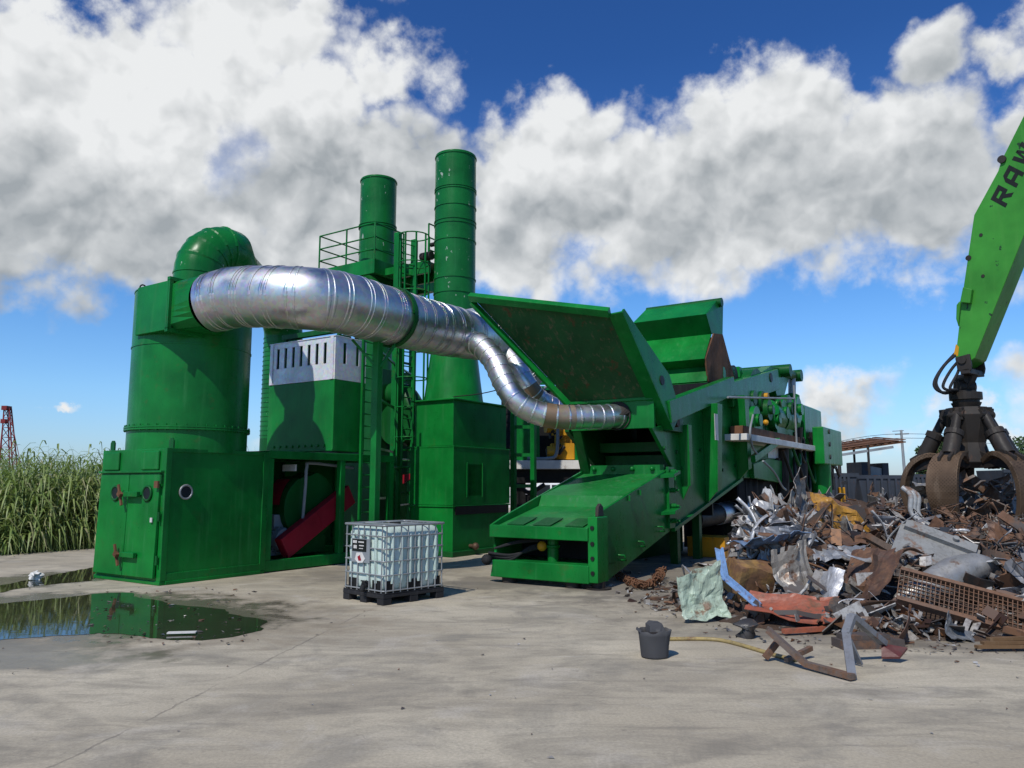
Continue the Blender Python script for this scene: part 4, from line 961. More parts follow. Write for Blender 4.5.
# rear legs and jack
def col_(x0, x1, y0, y1, a, name, mat, rd=True):
    q0, q1 = pa(x0, y1, a), pa(x1, y1, a); bm_ = (q0.y + q1.y) / 2; X0, Y0 = wor(a, bm_); r_ = (x1 - x0) / FPX * Y0 / 2
    zt = pa((x0 + x1) / 2, y0, a).z
    m = MB(); m.cyl((a, bm_, 0), (a, bm_, zt), r_, 20); return m.build(name, mat, T), bm_, r_
ra = XB + .6
q0, q1 = pa(818, 470, ra), pa(832, 470, ra)
m = MB(); zt = pa(828, 430, ra).z; z2 = pa(828, 465, ra).z; m.box(ra - .12, ra + .22, q0.y, q1.y + .8, z2, zt); m.box(ra - 1.4, ra - .9, q0.y - .4, q1.y - .3, z2 + .2, zt + .2); lg = m.build('rear_leg_box', 'green_panel', T, .03)
m = MB(); m.cyl((ra - .1, q0.y + .9, .6), (ra - .1, q0.y + .9, z2 + .1), .32, 20); m.cyl((ra - .1, q0.y + .9, 0), (ra - .1, q0.y + .9, .6), .18, 16); m.build('rear_jack', 'green_panel', lg)
m = MB(); m.cyl((ra - 1.6, q0.y - .2, .0), (ra - 1.6, q0.y - .2, z2 + .6), .36, 20); m.build('rear_jack', 'green_dark', lg)
m = MB()
for k in range(3): z = z2 + .25 + k * .42; m.cyl((ra + .21, q0.y + .9, z), (ra + .25, q0.y + .9, z), .08, 10)
m.build('leg_bolt', 'dark_steel', lg)
# underside: legs, curtains, and black boxes added in place of the belly's shade
m = MB(); m.box(XA + .1, XB - .3, 20.2, 28, 1.9, 2.6); m.box(XA + .2, XB - .5, 23.5, 25.5, .1, 1.9); m.build('dark_underbody', 'black_paint', T, .02)
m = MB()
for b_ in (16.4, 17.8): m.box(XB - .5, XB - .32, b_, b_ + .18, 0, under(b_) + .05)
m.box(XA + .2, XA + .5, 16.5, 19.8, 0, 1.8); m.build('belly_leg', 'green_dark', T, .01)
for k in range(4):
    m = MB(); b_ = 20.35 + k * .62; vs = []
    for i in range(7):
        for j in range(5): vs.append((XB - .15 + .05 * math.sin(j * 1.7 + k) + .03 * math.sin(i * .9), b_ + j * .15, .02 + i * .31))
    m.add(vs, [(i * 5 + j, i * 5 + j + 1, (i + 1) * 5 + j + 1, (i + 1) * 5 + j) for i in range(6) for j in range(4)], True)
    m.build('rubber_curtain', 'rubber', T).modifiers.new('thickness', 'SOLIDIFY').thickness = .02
m = MB(); m.box(XA + .3, XB - .6, 20.4, 23, .05, 1.9); m.build('belly_dark_box', 'black_paint', T)  # added black box, fills the shaded space behind the curtains
# discharge pipe under the belly
g0, g1, g2 = pa(693, 519, XB - .7), pa(728, 512, XB - .5), pa(749, 509, XB - .3)
m = MB(); m.tube(smooth_path([g0, g1.lerp(g0, .3)], 4), .26, 24); dp = m.build('dirty_pipe', 'dark_steel', T)
m = MB(); m.tube([g1.lerp(g0, .35), g1, g2, g2 + (g2 - g1) * .06], [.28, .28, .28, .2], 28)
for k in range(4): m.band(g1.lerp(g2, k / 4 + .1), g2 - g1, .28, .03, .012, 28)
m.build('pipe_end', 'galvanised', dp)

# ================================================================ engine unit on its own deck left of the shredder
ex = pl(545, 465, 25.0)
def ep(x, y, d=25.0): return pl(x, y, d)
E0, E1 = ep(498, 469), ep(592, 469)
T = plant('engine_unit', 'yellow diesel engine in a green open housing on a raised white deck', 'engine', (E0.x + E1.x) / 2, (E0.y + E1.y) / 2)
c_ = Vector(((E0.x + E1.x) / 2, (E0.y + E1.y) / 2, E0.z)); ez = E0.z
# the deck runs across the view: use world-aligned axis of the row
ux = (E1 - E0); ux.z = 0; Lx = ux.length; ux.normalize(); uy = Vector((-ux.y, ux.x, 0))
def eb(m, s0, s1, t0, t1, z0, z1):
    vs = [E0 + ux * s + uy * t_ + Vector((0, 0, z - E0.z)) for z in (z0, z1) for t_ in (t0, t1) for s in (s0, s1)]
    m.add(vs, [(0, 2, 3, 1), (4, 5, 7, 6), (0, 1, 5, 4), (2, 6, 7, 3), (0, 4, 6, 2), (1, 3, 7, 5)]); return m
m = eb(MB(), 0, Lx, 0, 2.4, ez, ez + .28); m.build('white_deck', 'white_paint', T, .01)
m = MB(); eb(m, .2, Lx, .2, 2.2, ez - .45, ez - .01); eb(m, .6, .9, .4, .7, 0, ez - .4); eb(m, Lx - .6, Lx - .3, 1.6, 1.9, 0, ez - .4); eb(m, .6, .9, 1.7, 2.0, 0, ez - .4); m.build('deck_chassis', 'black_paint', T)
zt = ep(520, 384).z
m = MB()
for s in (0.95, 2.55): eb(m, s, s + .12, .08, .2, ez + .28, zt)
eb(m, .45, 1.35, .1, .16, ez + .28, zt); m.build('housing_panel', 'green_paint', T, .006)
m = MB(); eb(m, .1, Lx, .1, .24, zt, zt + .25); eb(m, .1, Lx, 2.1, 2.2, ez + .28, zt + .2); eb(m, 2.5, Lx, .1, .2, ez + .28, zt - .9 + .9); m.build('housing', 'green_paint', T, .01)
m = MB(); eb(m, .1, .42, .06, .22, ez + .28, zt - .1)
for k in range(9): eb(m, .12, .40, .03, .06, ez + .4 + k * .28, ez + .52 + k * .28)
m.build('radiator', 'rubber', T)
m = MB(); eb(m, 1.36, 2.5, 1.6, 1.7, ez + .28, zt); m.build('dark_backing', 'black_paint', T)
m = MB()
def es(s, t_, z): return E0 + ux * s + uy * t_ + Vector((0, 0, z - E0.z))
eb(m, 1.75, 2.5, .3, 1.3, ez + .32, ez + .85); eb(m, 1.9, 2.5, .4, 1.2, ez + .85, ez + 1.3)
m.cyl(es(1.6, .25, ez + .55), es(1.95, .25, ez + .55), .2, 14); m.cyl(es(1.55, .2, ez + 1.35), es(1.85, .3, ez + 1.35), .17, 14); m.tube(smooth_path([es(1.9, .2, ez + 1.2), es(1.95, .15, ez + 1.7), es(2.2, .2, ez + 1.95), es(2.45, .3, ez + 1.8)], 5), .13, 12)
for k in range(4): m.cyl(es(1.8 + k * .2, .2, ez + 1.1), es(1.8 + k * .2, .2, ez + 1.32), .07, 8)
m.build('engine_block', 'yellow_paint', T, .02)
m = MB(); re_ = random.Random(4)
for k in range(14):
    s_, z_ = re_.uniform(1.55, 2.45), ez + re_.uniform(.35, 1.9); m.cyl(es(s_, .12, z_), es(s_ + re_.uniform(-.1, .2), .2, z_ + re_.uniform(-.1, .3)), re_.uniform(.03, .09), 10)
m.build('engine_fitting', 'dark_steel', T)
m = MB(); m.tube(smooth_path([es(.95, .1, ez + .35), es(1.6, .05, ez + .34), es(1.9, .05, ez + .5), es(1.95, .05, ez + 1.4)], 5), .055, 10); m.tube(smooth_path([es(1.4, .3, ez + 2.0), es(1.5, .1, ez + 2.6), es(1.9, .2, ez + 2.9)], 5), .05, 8); m.build('coolant_pipe', 'grey_paint', T)
m = MB(); eb(m, 1.5, 2.4, .2, 1.0, ez + 2.3, ez + 2.6); eb(m, 1.9, 2.0, .1, .2, ez + 1.9, ez + 2.9); m.ball(es(2.2, .3, ez + 2.9), .22, 8); m.build('air_filter', 'dark_steel', T)
m = MB(); m.tube(smooth_path([es(.2, -.1, ez - .55), es(.6, -.2, ez - .5), es(1.0, -.2, ez - .75), es(1.5, -.1, ez - .5)], 6), .07, 10); eb(m, .5, 1.1, .5, 1.2, .5, 1.4); m.build('hydraulic_pump', 'rubber', T)
# green ladder frame in front of the deck
f0, f1 = pl(513.5, 500, 22.6), pl(533.5, 500, 22.6)
T = plant('post_frame', 'narrow green two-post frame standing before the raised white deck', 'frame', f0.x, f0.y)
m = MB(); zf = pl(513, 414, 22.6).z
m.box(f0.x - .07, f0.x + .07, f0.y - .07, f0.y + .07, 0, zf); m.build('post', 'green_paint', T, .008)
m = MB(); m.box(f1.x - .07, f1.x + .07, f1.y - .07, f1.y + .07, 0, zf)
m.build('post', 'green_paint', T, .008)
for y in (427, 486, 455): z = pl(520, y, 22.6).z; m = MB(); m.beam((f0.x, f0.y, z), (f1.x, f1.y, z), .06, .1); m.build('crossbar', 'green_paint', T)
# ================================================================ IBC tank on pallet
t, b = newmat('ibc_plastic'); v = coords(t)
c = t.mix(t.mapr(t.noise(v, 2.5, 4), .35, .7), (.40, .50, .44), (.54, .62, .56)); c = t.mix(t.mapr(t.noise(t.scale3(v, (8, 8, 1)), 1, 5), .5, .8, 0, .3), c, (.45, .52, .48))
t.put(b.inputs['Base Color'], c); b.inputs['Roughness'].default_value = .38; b.inputs['Subsurface Weight'].default_value = .25; b.inputs['Subsurface Radius'].default_value = (.05, .06, .06)
t.put(b.inputs['Normal'], t.bump(t.noise(v, 5, 3), .3, .02))
near = gnd(383, 606); lft = gnd(345, 598); rgt = gnd(440, 598)
ang = math.atan2((rgt - near).y, (rgt - near).x)
TI = thing('bulk_container', 'white caged plastic liquid container standing on a black pallet', 'tank', near.x, near.y, 0, ang)
LX, LY = 1.17, 1.02                                  # along the right face, along the left face
m = MB()
for x0, x1 in ((0, .16), (.5, .66), (LX - .16, LX)):
    m.box(x0, x1, 0, LY, .09, .15)
    for y0, y1 in ((0, .16), (.42, .58), (LY - .16, LY)): m.box(x0 + .002, x1 - .002, y0 + .002, y1 - .002, 0, .09)
for k in range(7): m.box(0, LX, k * .148, k * .148 + .13, .151, .17)
for y in (0.001, .42, LY - .16): m.box(.001, LX - .001, y, y + .159, .1, .148)
m.build('pallet', 'pallet_plastic', TI, .012)
# bottle: rounded box with bulging bays
def rbox(cx_, cy_, hx, hy, r_, z, seg=8):
    out = []
    for qx, qy, a0 in ((1, 1, 0), (-1, 1, 90), (-1, -1, 180), (1, -1, 270)):
        for k in range(seg + 1):
            a = R(a0 + 90 * k / seg); out.append((cx_ + qx * (hx - r_) + math.cos(a) * r_, cy_ + qy * (hy - r_) + math.sin(a) * r_, z))
    return out
m = MB(); lv = [(.17, -.10), (.19, -.03), (.24, 0), (.42, .012), (.44, 0), (.60, .012), (.62, 0), (.80, .012), (.82, 0), (1.02, .0), (1.08, -.02), (1.11, -.07), (1.125, -.16)]
rings = [rbox(LX / 2, LY / 2, LX / 2 - .035 + o_, LY / 2 - .035 + o_, .13, z) for z, o_ in lv]; n = len(rings[0])
m.add([p for r_ in rings for p in r_], [(i * n + k, i * n + (k + 1) % n, (i + 1) * n + (k + 1) % n, (i + 1) * n + k) for i in range(len(rings) - 1) for k in range(n)], True)
m.add(rings[-1], [tuple(range(n))]); 
bo = m.build('bottle', 'ibc_plastic', TI)
m = MB()                                             # vertical ribs moulded in the bottle faces
for k in range(6): m.tube([(.17 + k * .165, .032, .3), (.17 + k * .165, .022, .36), (.17 + k * .165, .022, .95), (.17 + k * .165, .034, 1.0)], .03, 8)
for k in range(4): m.tube([(.032, .22 + k * .19, .62 if k > 1 else .3), (.022, .22 + k * .19, .66), (.022, .22 + k * .19, .95), (.034, .22 + k * .19, 1.0)], .03, 8)
m.build('bottle_rib', 'ibc_plastic', bo)
m = MB(); m.cyl((LX / 2, LY / 2, 1.12), (LX / 2, LY / 2, 1.16), .09, 20); m.build('filler_cap', 'rubber', TI)
m = MB(); r_ = .0105
for z in (.20, .42, .62, .80, .98): m.tube(rbox(LX / 2, LY / 2, LX / 2 - .004, LY / 2 - .004, .06, z, 4), r_, 8, closed=True)
m.tube(rbox(LX / 2, LY / 2, LX / 2 + .004, LY / 2 + .004, .06, 1.14, 4), .018, 8, closed=True)
for k in range(9):
    x = .05 + k * (LX - .1) / 8
    for y in (.008, LY - .008): m.cyl((x, y, .17), (x, y, 1.14), r_, 8)
for k in range(7):
    y = .06 + k * (LY - .12) / 6
    for x in (.008, LX - .008): m.cyl((x, y, .17 if abs(k - 3) > 0 else .44), (x, y, 1.14), r_, 8)
for x in (.38, .80): m.cyl((x, .02, 1.14), (x, LY - .02, 1.14), .012, 8)
m.build('cage', 'tube_cage', TI)
for k in (0, 3, 4, 7): m = MB(); m.box(.06 + k * .131, .06 + k * .131 + .12, .020, .026, .19, .34); m.build('base_panel', 'black_paint', TI)
for y in (.10, .70): m = MB(); m.box(.020, .026, y, y + .2, .19, .34); m.build('base_panel', 'black_paint', TI)
m = MB(); m.box(-.012, .0, .34, .80, .58, .93); lp = m.build('label_plate', 'grey_paint', TI)
m = MB(); m.box(-.016, -.0125, .42, .78, .74, .92); m.build('black_label', 'letter_black', lp)
m = MB()
for i, (y0, y1, z0, z1) in enumerate(((.66, .76, .86, .90), (.48, .62, .87, .89), (.66, .74, .78, .83), (.48, .60, .82, .835), (.50, .60, .78, .79))): m.box(-.0185, -.0165, y0, y1, z0, z1)
m.build('label_print', 'white_paint', lp)
m = MB(); m.prism([(-.0165, .44, .64), (-.0165, .50, .58), (-.0165, .62, .57), (-.0165, .70, .62), (-.0165, .66, .72), (-.0165, .52, .73)], (-.004, 0, 0)); m.build('torn_sticker', 'white_paint', lp)
m = MB(); m.prism([(-.021, .53, .61), (-.021, .60, .60), (-.021, .63, .66), (-.021, .57, .69)], (-.002, 0, 0)); m.build('red_sticker', 'red_paint', lp)
m = MB(); m.cyl((.03, .42, .28), (-.05, .42, .26), .055, 14); m.cyl((-.05, .42, .26), (-.08, .42, .18), .04, 12); m.beam((-.05, .36, .32), (-.05, .48, .32), .02, .02); m.build('outlet_valve', 'rubber', TI)

# ================================================================ torn bucket
bp = gnd(655, 657); bk = thing('torn_bucket', 'torn black rubber bucket standing alone on the concrete', 'bucket', bp.x, bp.y, 0, .3)
m = MB(); n = 36; rb = random.Random(5); rows = [(0, .135), (.02, .142), (.12, .152), (.22, .165), (.29, .176)]
top = [.27 + .045 * noise.noise(Vector((k * .23, 2, 1))) + .012 * noise.noise(Vector((k * .9, 5, 1))) for k in range(n)]
vs = []
for i, (z, r_) in enumerate(rows):
    for k in range(n):
        a = 2 * math.pi * k / n; zz = z if i < 4 else top[k]; q = r_ * (1 + .06 * noise.noise(Vector((math.cos(a) * 1.5, math.sin(a) * 1.5, z * 5)))); vs.append((math.cos(a) * q, math.sin(a) * q * .92, zz))
m.add(vs, [(i * n + k, i * n + (k + 1) % n, (i + 1) * n + (k + 1) % n, (i + 1) * n + k) for i in range(4) for k in range(n)], True)
m.add([vs[k] for k in range(n)], [tuple(range(n - 1, -1, -1))])
m.build('bucket_wall', 'bucket_rubber', bk).modifiers.new('thickness', 'SOLIDIFY').thickness = .014
m = MB(); m.prism([(-.06, -.02, .24), (.03, -.05, .25), (.11, -.03, .26), (.09, .0, .325), (.0, .02, .335), (-.05, .0, .31)], (0, .10, .01)); m.prism([(-.17, -.03, .25), (-.21, .0, .285), (-.17, .06, .27)], (.02, .02, .02)); m.build('torn_rim', 'bucket_rubber', bk)
m = MB(); m.ball((0, 0, .2), .14, 8, (1, .9, .4)); m.build('bucket_contents', 'dark_steel', bk)

# ================================================================ material handler arm and orange-peel grab
TH = R(50); hx, hy = math.cos(TH), -math.sin(TH); GX, GY = 8.15, 13.7; SN = Vector((-math.sin(TH), -math.cos(TH), 0))
def bpz(x, y):
    d = ray(x, y); nx, ny = -hy, hx; t_ = (GX * nx + GY * ny) / (d[0] * nx + d[1] * ny); X, Y = d[0] * t_, d[1] * t_
    return ((X - GX) * hx + (Y - GY) * hy, EYE + d[2] * t_)
def b3(h, z, off=0): return Vector((GX + h * hx, GY + h * hy, z)) + SN * off
TB = thing('material_handler', 'lime green crane arm reaching down from the right above the scrap heap', 'crane', GX + 9 * hx, GY + 9 * hy, 0, 0)
ORG[TB.name] = Vector((GX + 9 * hx, GY + 9 * hy, 0))
left = [bpz(*k) for k in ((955, 360), (963, 290), (974, 215), (998, 171), (1001, 161), (1024, 115))]
e1, e0 = left[-1], left[-2]
s_ = (e1[1] - e0[1]) / (e1[0] - e0[0])
left += [(2.4, e1[1] + (2.4 - e1[0]) * s_ * .95), (3.6, 11.9)]
right = [(3.75, 11.2), (2.4, 8.72), bpz(1024, 235), (.18, 3.98), (-.02, 3.86)]
W_ = .56
m = MB(); m.prism([b3(h, z, 0) for h, z in left + right], -SN * W_); st = m.build('stick', 'lime_paint', TB, .012)
m = MB(); q = bpz(966, 300); m.prism([b3(*bpz(x, y), .002) for x, y in ((962, 303), (972, 304), (974, 290), (965, 288))], SN * .10); m.build('grease_block', 'lime_paint', st, .01)
m = MB(); m.prism([b3(*bpz(x, y), -.1) for x, y in ((956, 326), (953.5, 318), (954, 304), (957, 300), (958.5, 302))], -SN * .3); m.build('hose_bracket', 'lime_paint', st, .02)
m = MB(); m.prism([b3(*bpz(x, y), .001) for x, y in ((953.5, 356), (958, 356), (959, 347), (956, 344))], SN * .004); m.build('yellow_sticker', 'yellow_paint', st)
m = MB()
for x, y, r_ in ((968.5, 258, .05), (981, 235, .03), (983, 276, .03)): h, z = bpz(x, y); m.cyl(b3(h, z, -.02), b3(h, z, .01), r_, 12)
h, z = bpz(1001, 160); m.cyl(b3(h + .02, z, -W_ - .04), b3(h + .02, z, .04), .07, 14)
h, z = bpz(956, 364); m.build('pin', 'dark_steel', st)
# lettering: block strokes, read upwards along the stick
rd = Vector((.46, .74)).normalized(); upv = Vector((-rd.y, rd.x))
LET = {
 'R': [[(0, 0), (.26, 0), (.26, 1), (0, 1)], [(.26, .76), (1, .76), (1, 1), (.26, 1)], [(.74, .38), (1, .38), (1, .76), (.74, .76)], [(.26, .38), (.74, .38), (.74, .60), (.26, .60)], [(.42, .38), (.70, .38), (1.02, 0), (.72, 0)]],
 'A': [[(0, 0), (.26, 0), (.26, 1), (0, .72)], [(.26, .76), (.74, .76), (.74, 1), (.26, 1)], [(.74, 0), (1, 0), (1, 1), (.74, 1)], [(.26, .26), (.74, .26), (.74, .48), (.26, .48)]],
 'W': [[(0, 1), (.26, 1), (.40, .0), (.16, 0)], [(.40, 0), (.62, 1), (.50, 1), (.34, .35)], [(.5, 1), (.66, 1), (.86, .35), (.80, 0)], [(.80, 0), (1.04, 0), (1.22, 1), (.96, 1)]],
}
m = MB(); H_ = .30; Wd = .27
h0, z0 = bpz(1005.5, 207.5); start = Vector((h0, z0)); adv = .36
for i, ch_ in enumerate('RAW'):
    for poly in LET[ch_]:
        P3 = []
        for u, w2_ in poly:
            q = start + rd * (i * adv + u * Wd + w2_ * H_ * .22) + upv * (w2_ * H_); P3.append(b3(q.x, q.y, .001))
        m.prism(P3, SN * .004)
m.build('lettering', 'letter_black', st)
# main boom and carrier outside the frame
m = MB(); m.prism([b3(3.2, 12.2, .02), b3(4.1, 12.1, .02), b3(9.4, 3.1, .02), b3(8.6, 2.7, .02)], -SN * (W_ + .04)); m.build('main_boom', 'lime_paint', TB, .02)
m = MB(); bc = b3(9.2, 0, -.3)
m.box(bc.x - 1.4, bc.x + 1.8, bc.y - 1.2, bc.y + 1.2, 1.1, 3.0); m.build('carrier_body', 'lime_paint', TB, .06)
m = MB()
for s_ in (-1.5, .9): m.prism([(bc.x - 2.0, bc.y + s_, .0), (bc.x + 2.2, bc.y + s_, .0), (bc.x + 2.5, bc.y + s_, .45), (bc.x + 2.2, bc.y + s_, .9), (bc.x - 2.0, bc.y + s_, .9), (bc.x - 2.3, bc.y + s_, .45)], (0, .6, 0))
m.box(bc.x - .8, bc.x + .8, bc.y - .9, bc.y + .9, .5, 1.1); m.build('track', 'dark_steel', TB, .02)
# hoses from stick to grab
TG = thing('scrap_grab', 'dark worn orange-peel grab hanging from the arm, closed on scrap', 'grab', 0, 0, 0); 
gc = pt(969, 440, 14.0); TG.location = (gc.x, gc.y, 0); ORG[TG.name] = Vector((gc.x, gc.y, 0))
def gz(y): return pt(969, y, 14.0).z
m = MB(); tp = b3(.08, 3.9, -W_ / 2)
for o_ in (.01, -W_ - .01): m.prism([b3(-.12, 4.02, o_), b3(.12, 4.06, o_), b3(.14, 3.85, o_), b3(.12, gz(374), o_), b3(-.06, gz(374), o_), b3(-.10, 3.8, o_)], SN * (.06 if o_ > 0 else -.06))
q0 = b3(.03, gz(374), .07); q1 = b3(.03, gz(374), -W_ - .07); m.beam(q0, q1, .16, .10); m.cyl(b3(-.0, 3.96, .1), b3(-.0, 3.96, -W_ - .1), .07, 14)
m.build('yoke', 'dark_steel', TG, .012)
m = MB(); zc = gz(372); top_ = b3(.03, zc, -W_ / 2)
m.beam(top_, (gc.x, gc.y, gz(388)), .16, .18); m.cyl((gc.x - .15, gc.y, gz(387)), (gc.x + .15, gc.y, gz(387)), .12, 14); m.cyl((gc.x, gc.y - .14, gz(379)), (gc.x, gc.y + .14, gz(379)), .10, 12); m.build('link', 'dark_steel', TG, .012)
m = MB(); m.tube([(gc.x, gc.y, gz(y)) for y in (391, 393, 393.01, 400, 400.01, 403, 403.01, 409)], [.18, .18, .27, .27, .22, .22, .25, .20], 28, smooth=False); m.build('rotator', 'dark_steel', TG)
m = MB(); zt_, zb_ = gz(408), gz(468)
m.tube([(gc.x, gc.y, z) for z in (zt_, zt_ - .14, zt_ - .35, zb_ + .45, zb_ + .1, zb_)], [.34, .42, .36, .27, .36, .28], 10, smooth=False)
for k in range(5):
    a = R(k * 72 + 143); ca, sa = math.cos(a), math.sin(a); tn = Vector((-sa, ca, 0))
    for s_ in (-.10, .06):
        P4 = [(.20, zt_ - .30), (.42, zt_ - .24), (.44, zt_ - .02), (.20, zt_)]
        m.prism([Vector((gc.x + ca * r_, gc.y + sa * r_, z)) + tn * s_ for r_, z in P4], tn * .05)
        P4 = [(.2, zb_ + .02), (.46, zb_ - .02), (.48, zb_ + .22), (.2, zb_ + .34)]
        m.prism([Vector((gc.x + ca * r_, gc.y + sa * r_, z)) + tn * s_ for r_, z in P4], tn * .05)
m.build('hub', 'dark_steel', TG, .01)
for k in range(5):
    a = R(k * 72 + 143); ca, sa = math.cos(a), math.sin(a); tn = Vector((-sa, ca, 0))
    def G(r_, z, o_=0): return Vector((gc.x + ca * r_, gc.y + sa * r_, z)) + tn * o_
    # tine: curved shell, wide and worn
    prof = smooth_path([Vector((.36, 0, zb_ + .08)), Vector((.62, 0, zb_ + .20)), Vector((.92, 0, zb_ + .04)), Vector((1.06, 0, zb_ - .32)), Vector((1.0, 0, zb_ - .72)), Vector((.80, 0, zb_ - 1.0)), Vector((.42, 0, zb_ - 1.08))], 4)
    n_ = len(prof); vs = []
    for i, q in enumerate(prof):
        tg = ((prof[min(n_ - 1, i + 1)] - prof[max(0, i - 1)])).normalized(); nr = Vector((tg.z, 0, -tg.x))
        if i > n_ * .6 and False: pass
        f_ = i / (n_ - 1); hw = .13 + .13 * math.sin(min(1, f_ * 2.2) * math.pi / 2) - .16 * max(0, f_ - .55) / .45
        th_ = .085
        for oo, tt in ((-hw, 0), (-hw * .45, -.05), (hw * .45, -.05), (hw, 0), (hw, th_), (-hw, th_)):
            vs.append(G(q.x + nr.x * -tt, q.z + nr.z * -tt, oo))
    m = MB(); m.add(vs, [(i * 6 + j, i * 6 + (j + 1) % 6, (i + 1) * 6 + (j + 1) % 6, (i + 1) * 6 + j) for i in range(n_ - 1) for j in range(6)])
    m.add(vs[:6], [(5, 4, 3, 2, 1, 0)]); m.add(vs[-6:], [(0, 1, 2, 3, 4, 5)])
    tine = m.build('tine', 'tine_steel', TG, .008)
    m = MB()
    for s_ in (-.11, .06): m.prism([G(r_, z, s_) for r_, z in ((.36, zb_ - .02), (.60, zb_ + .02), (.95, zb_ - .08), (.98, zb_ + .18), (.72, zb_ + .34), (.38, zb_ + .16))], tn * .05)
    m.build('tine_ear', 'dark_steel', tine, .006)
    m = MB(); c0, c1 = G(.36, zt_ - .14), G(.74, zb_ + .22); cm = c0.lerp(c1, .42)
    m.cyl(cm, c1, .14, 18); m.cyl(c1 - tn * .14, c1 + tn * .14, .09, 12); m.cyl(c0 - tn * .13, c0 + tn * .13, .08, 12); cd = (c1 - c0).normalized(); m.band(cm + cd * .05, cd, .14, .1, .02, 18)
    cy_ = m.build('cylinder', 'dark_steel', TG)
    m = MB(); m.cyl(c0, cm, .08, 14); m.build('piston_rod', 'dark_steel', cy_)
m = MB()
hs = [bpz(956, 350), bpz(957, 356)]
for k, (dx_, mid_) in enumerate(((0, 936), (.05, 934), (.1, 943), (.02, 950))):
    p0_ = b3(-.12 + dx_ * .3, 4.1 + .12 * (k % 2), -.05 - .12 * k)
    m.tube(smooth_path([p0_, pt(mid_ + 8, 366 + 2 * k, 13.75), pt(mid_, 382 + 2 * k, 13.7), pt(mid_ + 7, 393 - k, 13.7), Vector((gc.x - .22, gc.y - .12 + .07 * k, gz(391) - .02 * k))], 6), .026, 8)
m.build('hydraulic_hose', 'rubber', TG)
m = MB()
rs = random.Random(2)
for k in range(60):
    p_ = Vector((gc.x + rs.uniform(-.6, .6), gc.y + rs.uniform(-.6, .6), rs.uniform(zb_ - 1.0, zb_ - .25))); q_ = p_ + Vector((rs.uniform(-1, 1), rs.uniform(-1, 1), rs.uniform(-.8, .8))).normalized() * rs.uniform(.15, .45)
    m.beam(p_, q_, rs.uniform(.02, .22), rs.uniform(.005, .03), up=(rs.uniform(-1, 1), rs.uniform(-1, 1), .3))
tag(m.build('grabbed_scrap', 'scrap_rust', org=(gc.x, gc.y, 1.2)), 'bundle of rusty metal pieces gripped inside the closed grab', 'scrap').color = (.2, .17, .15, 1)

# ================================================================ distant things
def world_thing(name, label, cat, p, group=None):
    e = thing(name, label, cat, p.x, p.y, 0, 0, group); ORG[e.name] = Vector((p.x, p.y, 0)); return e
# pickup seen through the gap
p = pt(562, 496, 36); TP = world_thing('pickup_truck', 'white pickup truck parked behind the conveyor under the raised deck', 'pickup', p)
x0, y0 = p.x - .8, p.y
m = MB(); m.prism([(x0 - 1.6, y0, .45), (x0 + 3.6, y0, .45), (x0 + 3.6, y0, 1.12), (x0 + 1.5, y0, 1.15), (x0 + .95, y0, 1.80), (x0 - .25, y0, 1.82), (x0 - .8, y0, 1.18), (x0 - 1.55, y0, 1.08)], (0, 1.75, 0)); m.build('body', 'car_white', TP, .06)
m = MB(); m.prism([(x0 - .62, y0 - .012, 1.2), (x0 + .25, y0 - .012, 1.2), (x0 + .25, y0 - .012, 1.7), (x0 - .22, y0 - .012, 1.7)], (0, .01, 0)); m.prism([(x0 + .33, y0 - .012, 1.2), (x0 + 1.1, y0 - .012, 1.2), (x0 + .85, y0 - .012, 1.7), (x0 + .33, y0 - .012, 1.7)], (0, .01, 0)); m.build('side_window', 'lamp_glass', TP)
for dx_ in (-.9, 2.4):
    for dy_ in (-.03, 1.55):
        m = MB(); m.cyl((x0 + dx_, y0 + dy_, .36), (x0 + dx_, y0 + dy_ + .22, .36), .36, 20); wl_ = m.build('wheel', 'rubber', TP)
        m = MB(); m.cyl((x0 + dx_, y0 + dy_ - .01, .36), (x0 + dx_, y0 + dy_, .36), .2, 14); m.build('rim', 'tube_cage', wl_)
# white building behind
p = pt(560, 490, 58); TW = world_thing('white_building', 'pale building with an outside stair far behind the green plant', 'building', p)
hb_ = pt(505, 416, 58).z; xl_ = pt(462, 480, 58).x; xr_ = pt(700, 480, 58).x
m = MB(); m.box(xl_, xr_, 58, 66, 0, hb_); m.build('wall', 'building_white', TW)
m = MB(); m.box(xl_ - .2, xr_ + .2, 57.8, 66.2, hb_, hb_ + .2); m.build('roof', 'grey_paint', TW)
m = MB()
for k in range(5): z = .8 + k * 1.25; m.box(xl_ + .01, xr_, 57.95, 57.98, z, z + .05)
m.build('wall_seam', 'grey_paint', TW)
s0, s1 = pt(545, 474, 55), pt(575, 497, 55)
m = MB(); m.beam(s0, s1, 1.0, .3)
for k in range(6): q = s0.lerp(s1, k / 5); m.box(q.x - .2, q.x + .2, q.y - .6, q.y + .6, q.z, q.z + .1)
m.build('stair', 'dark_steel', TW)
m = MB(); m.beam(s0 + Vector((2.2, 0, .4)), s1 + Vector((2.2, 0, .4)), .1, .25); m.cyl(s0 + Vector((2.2, 0, .3)), (s0.x + 2.2, s0.y, 0), .06, 8); m.build('stair_rail', 'green_panel', TW)
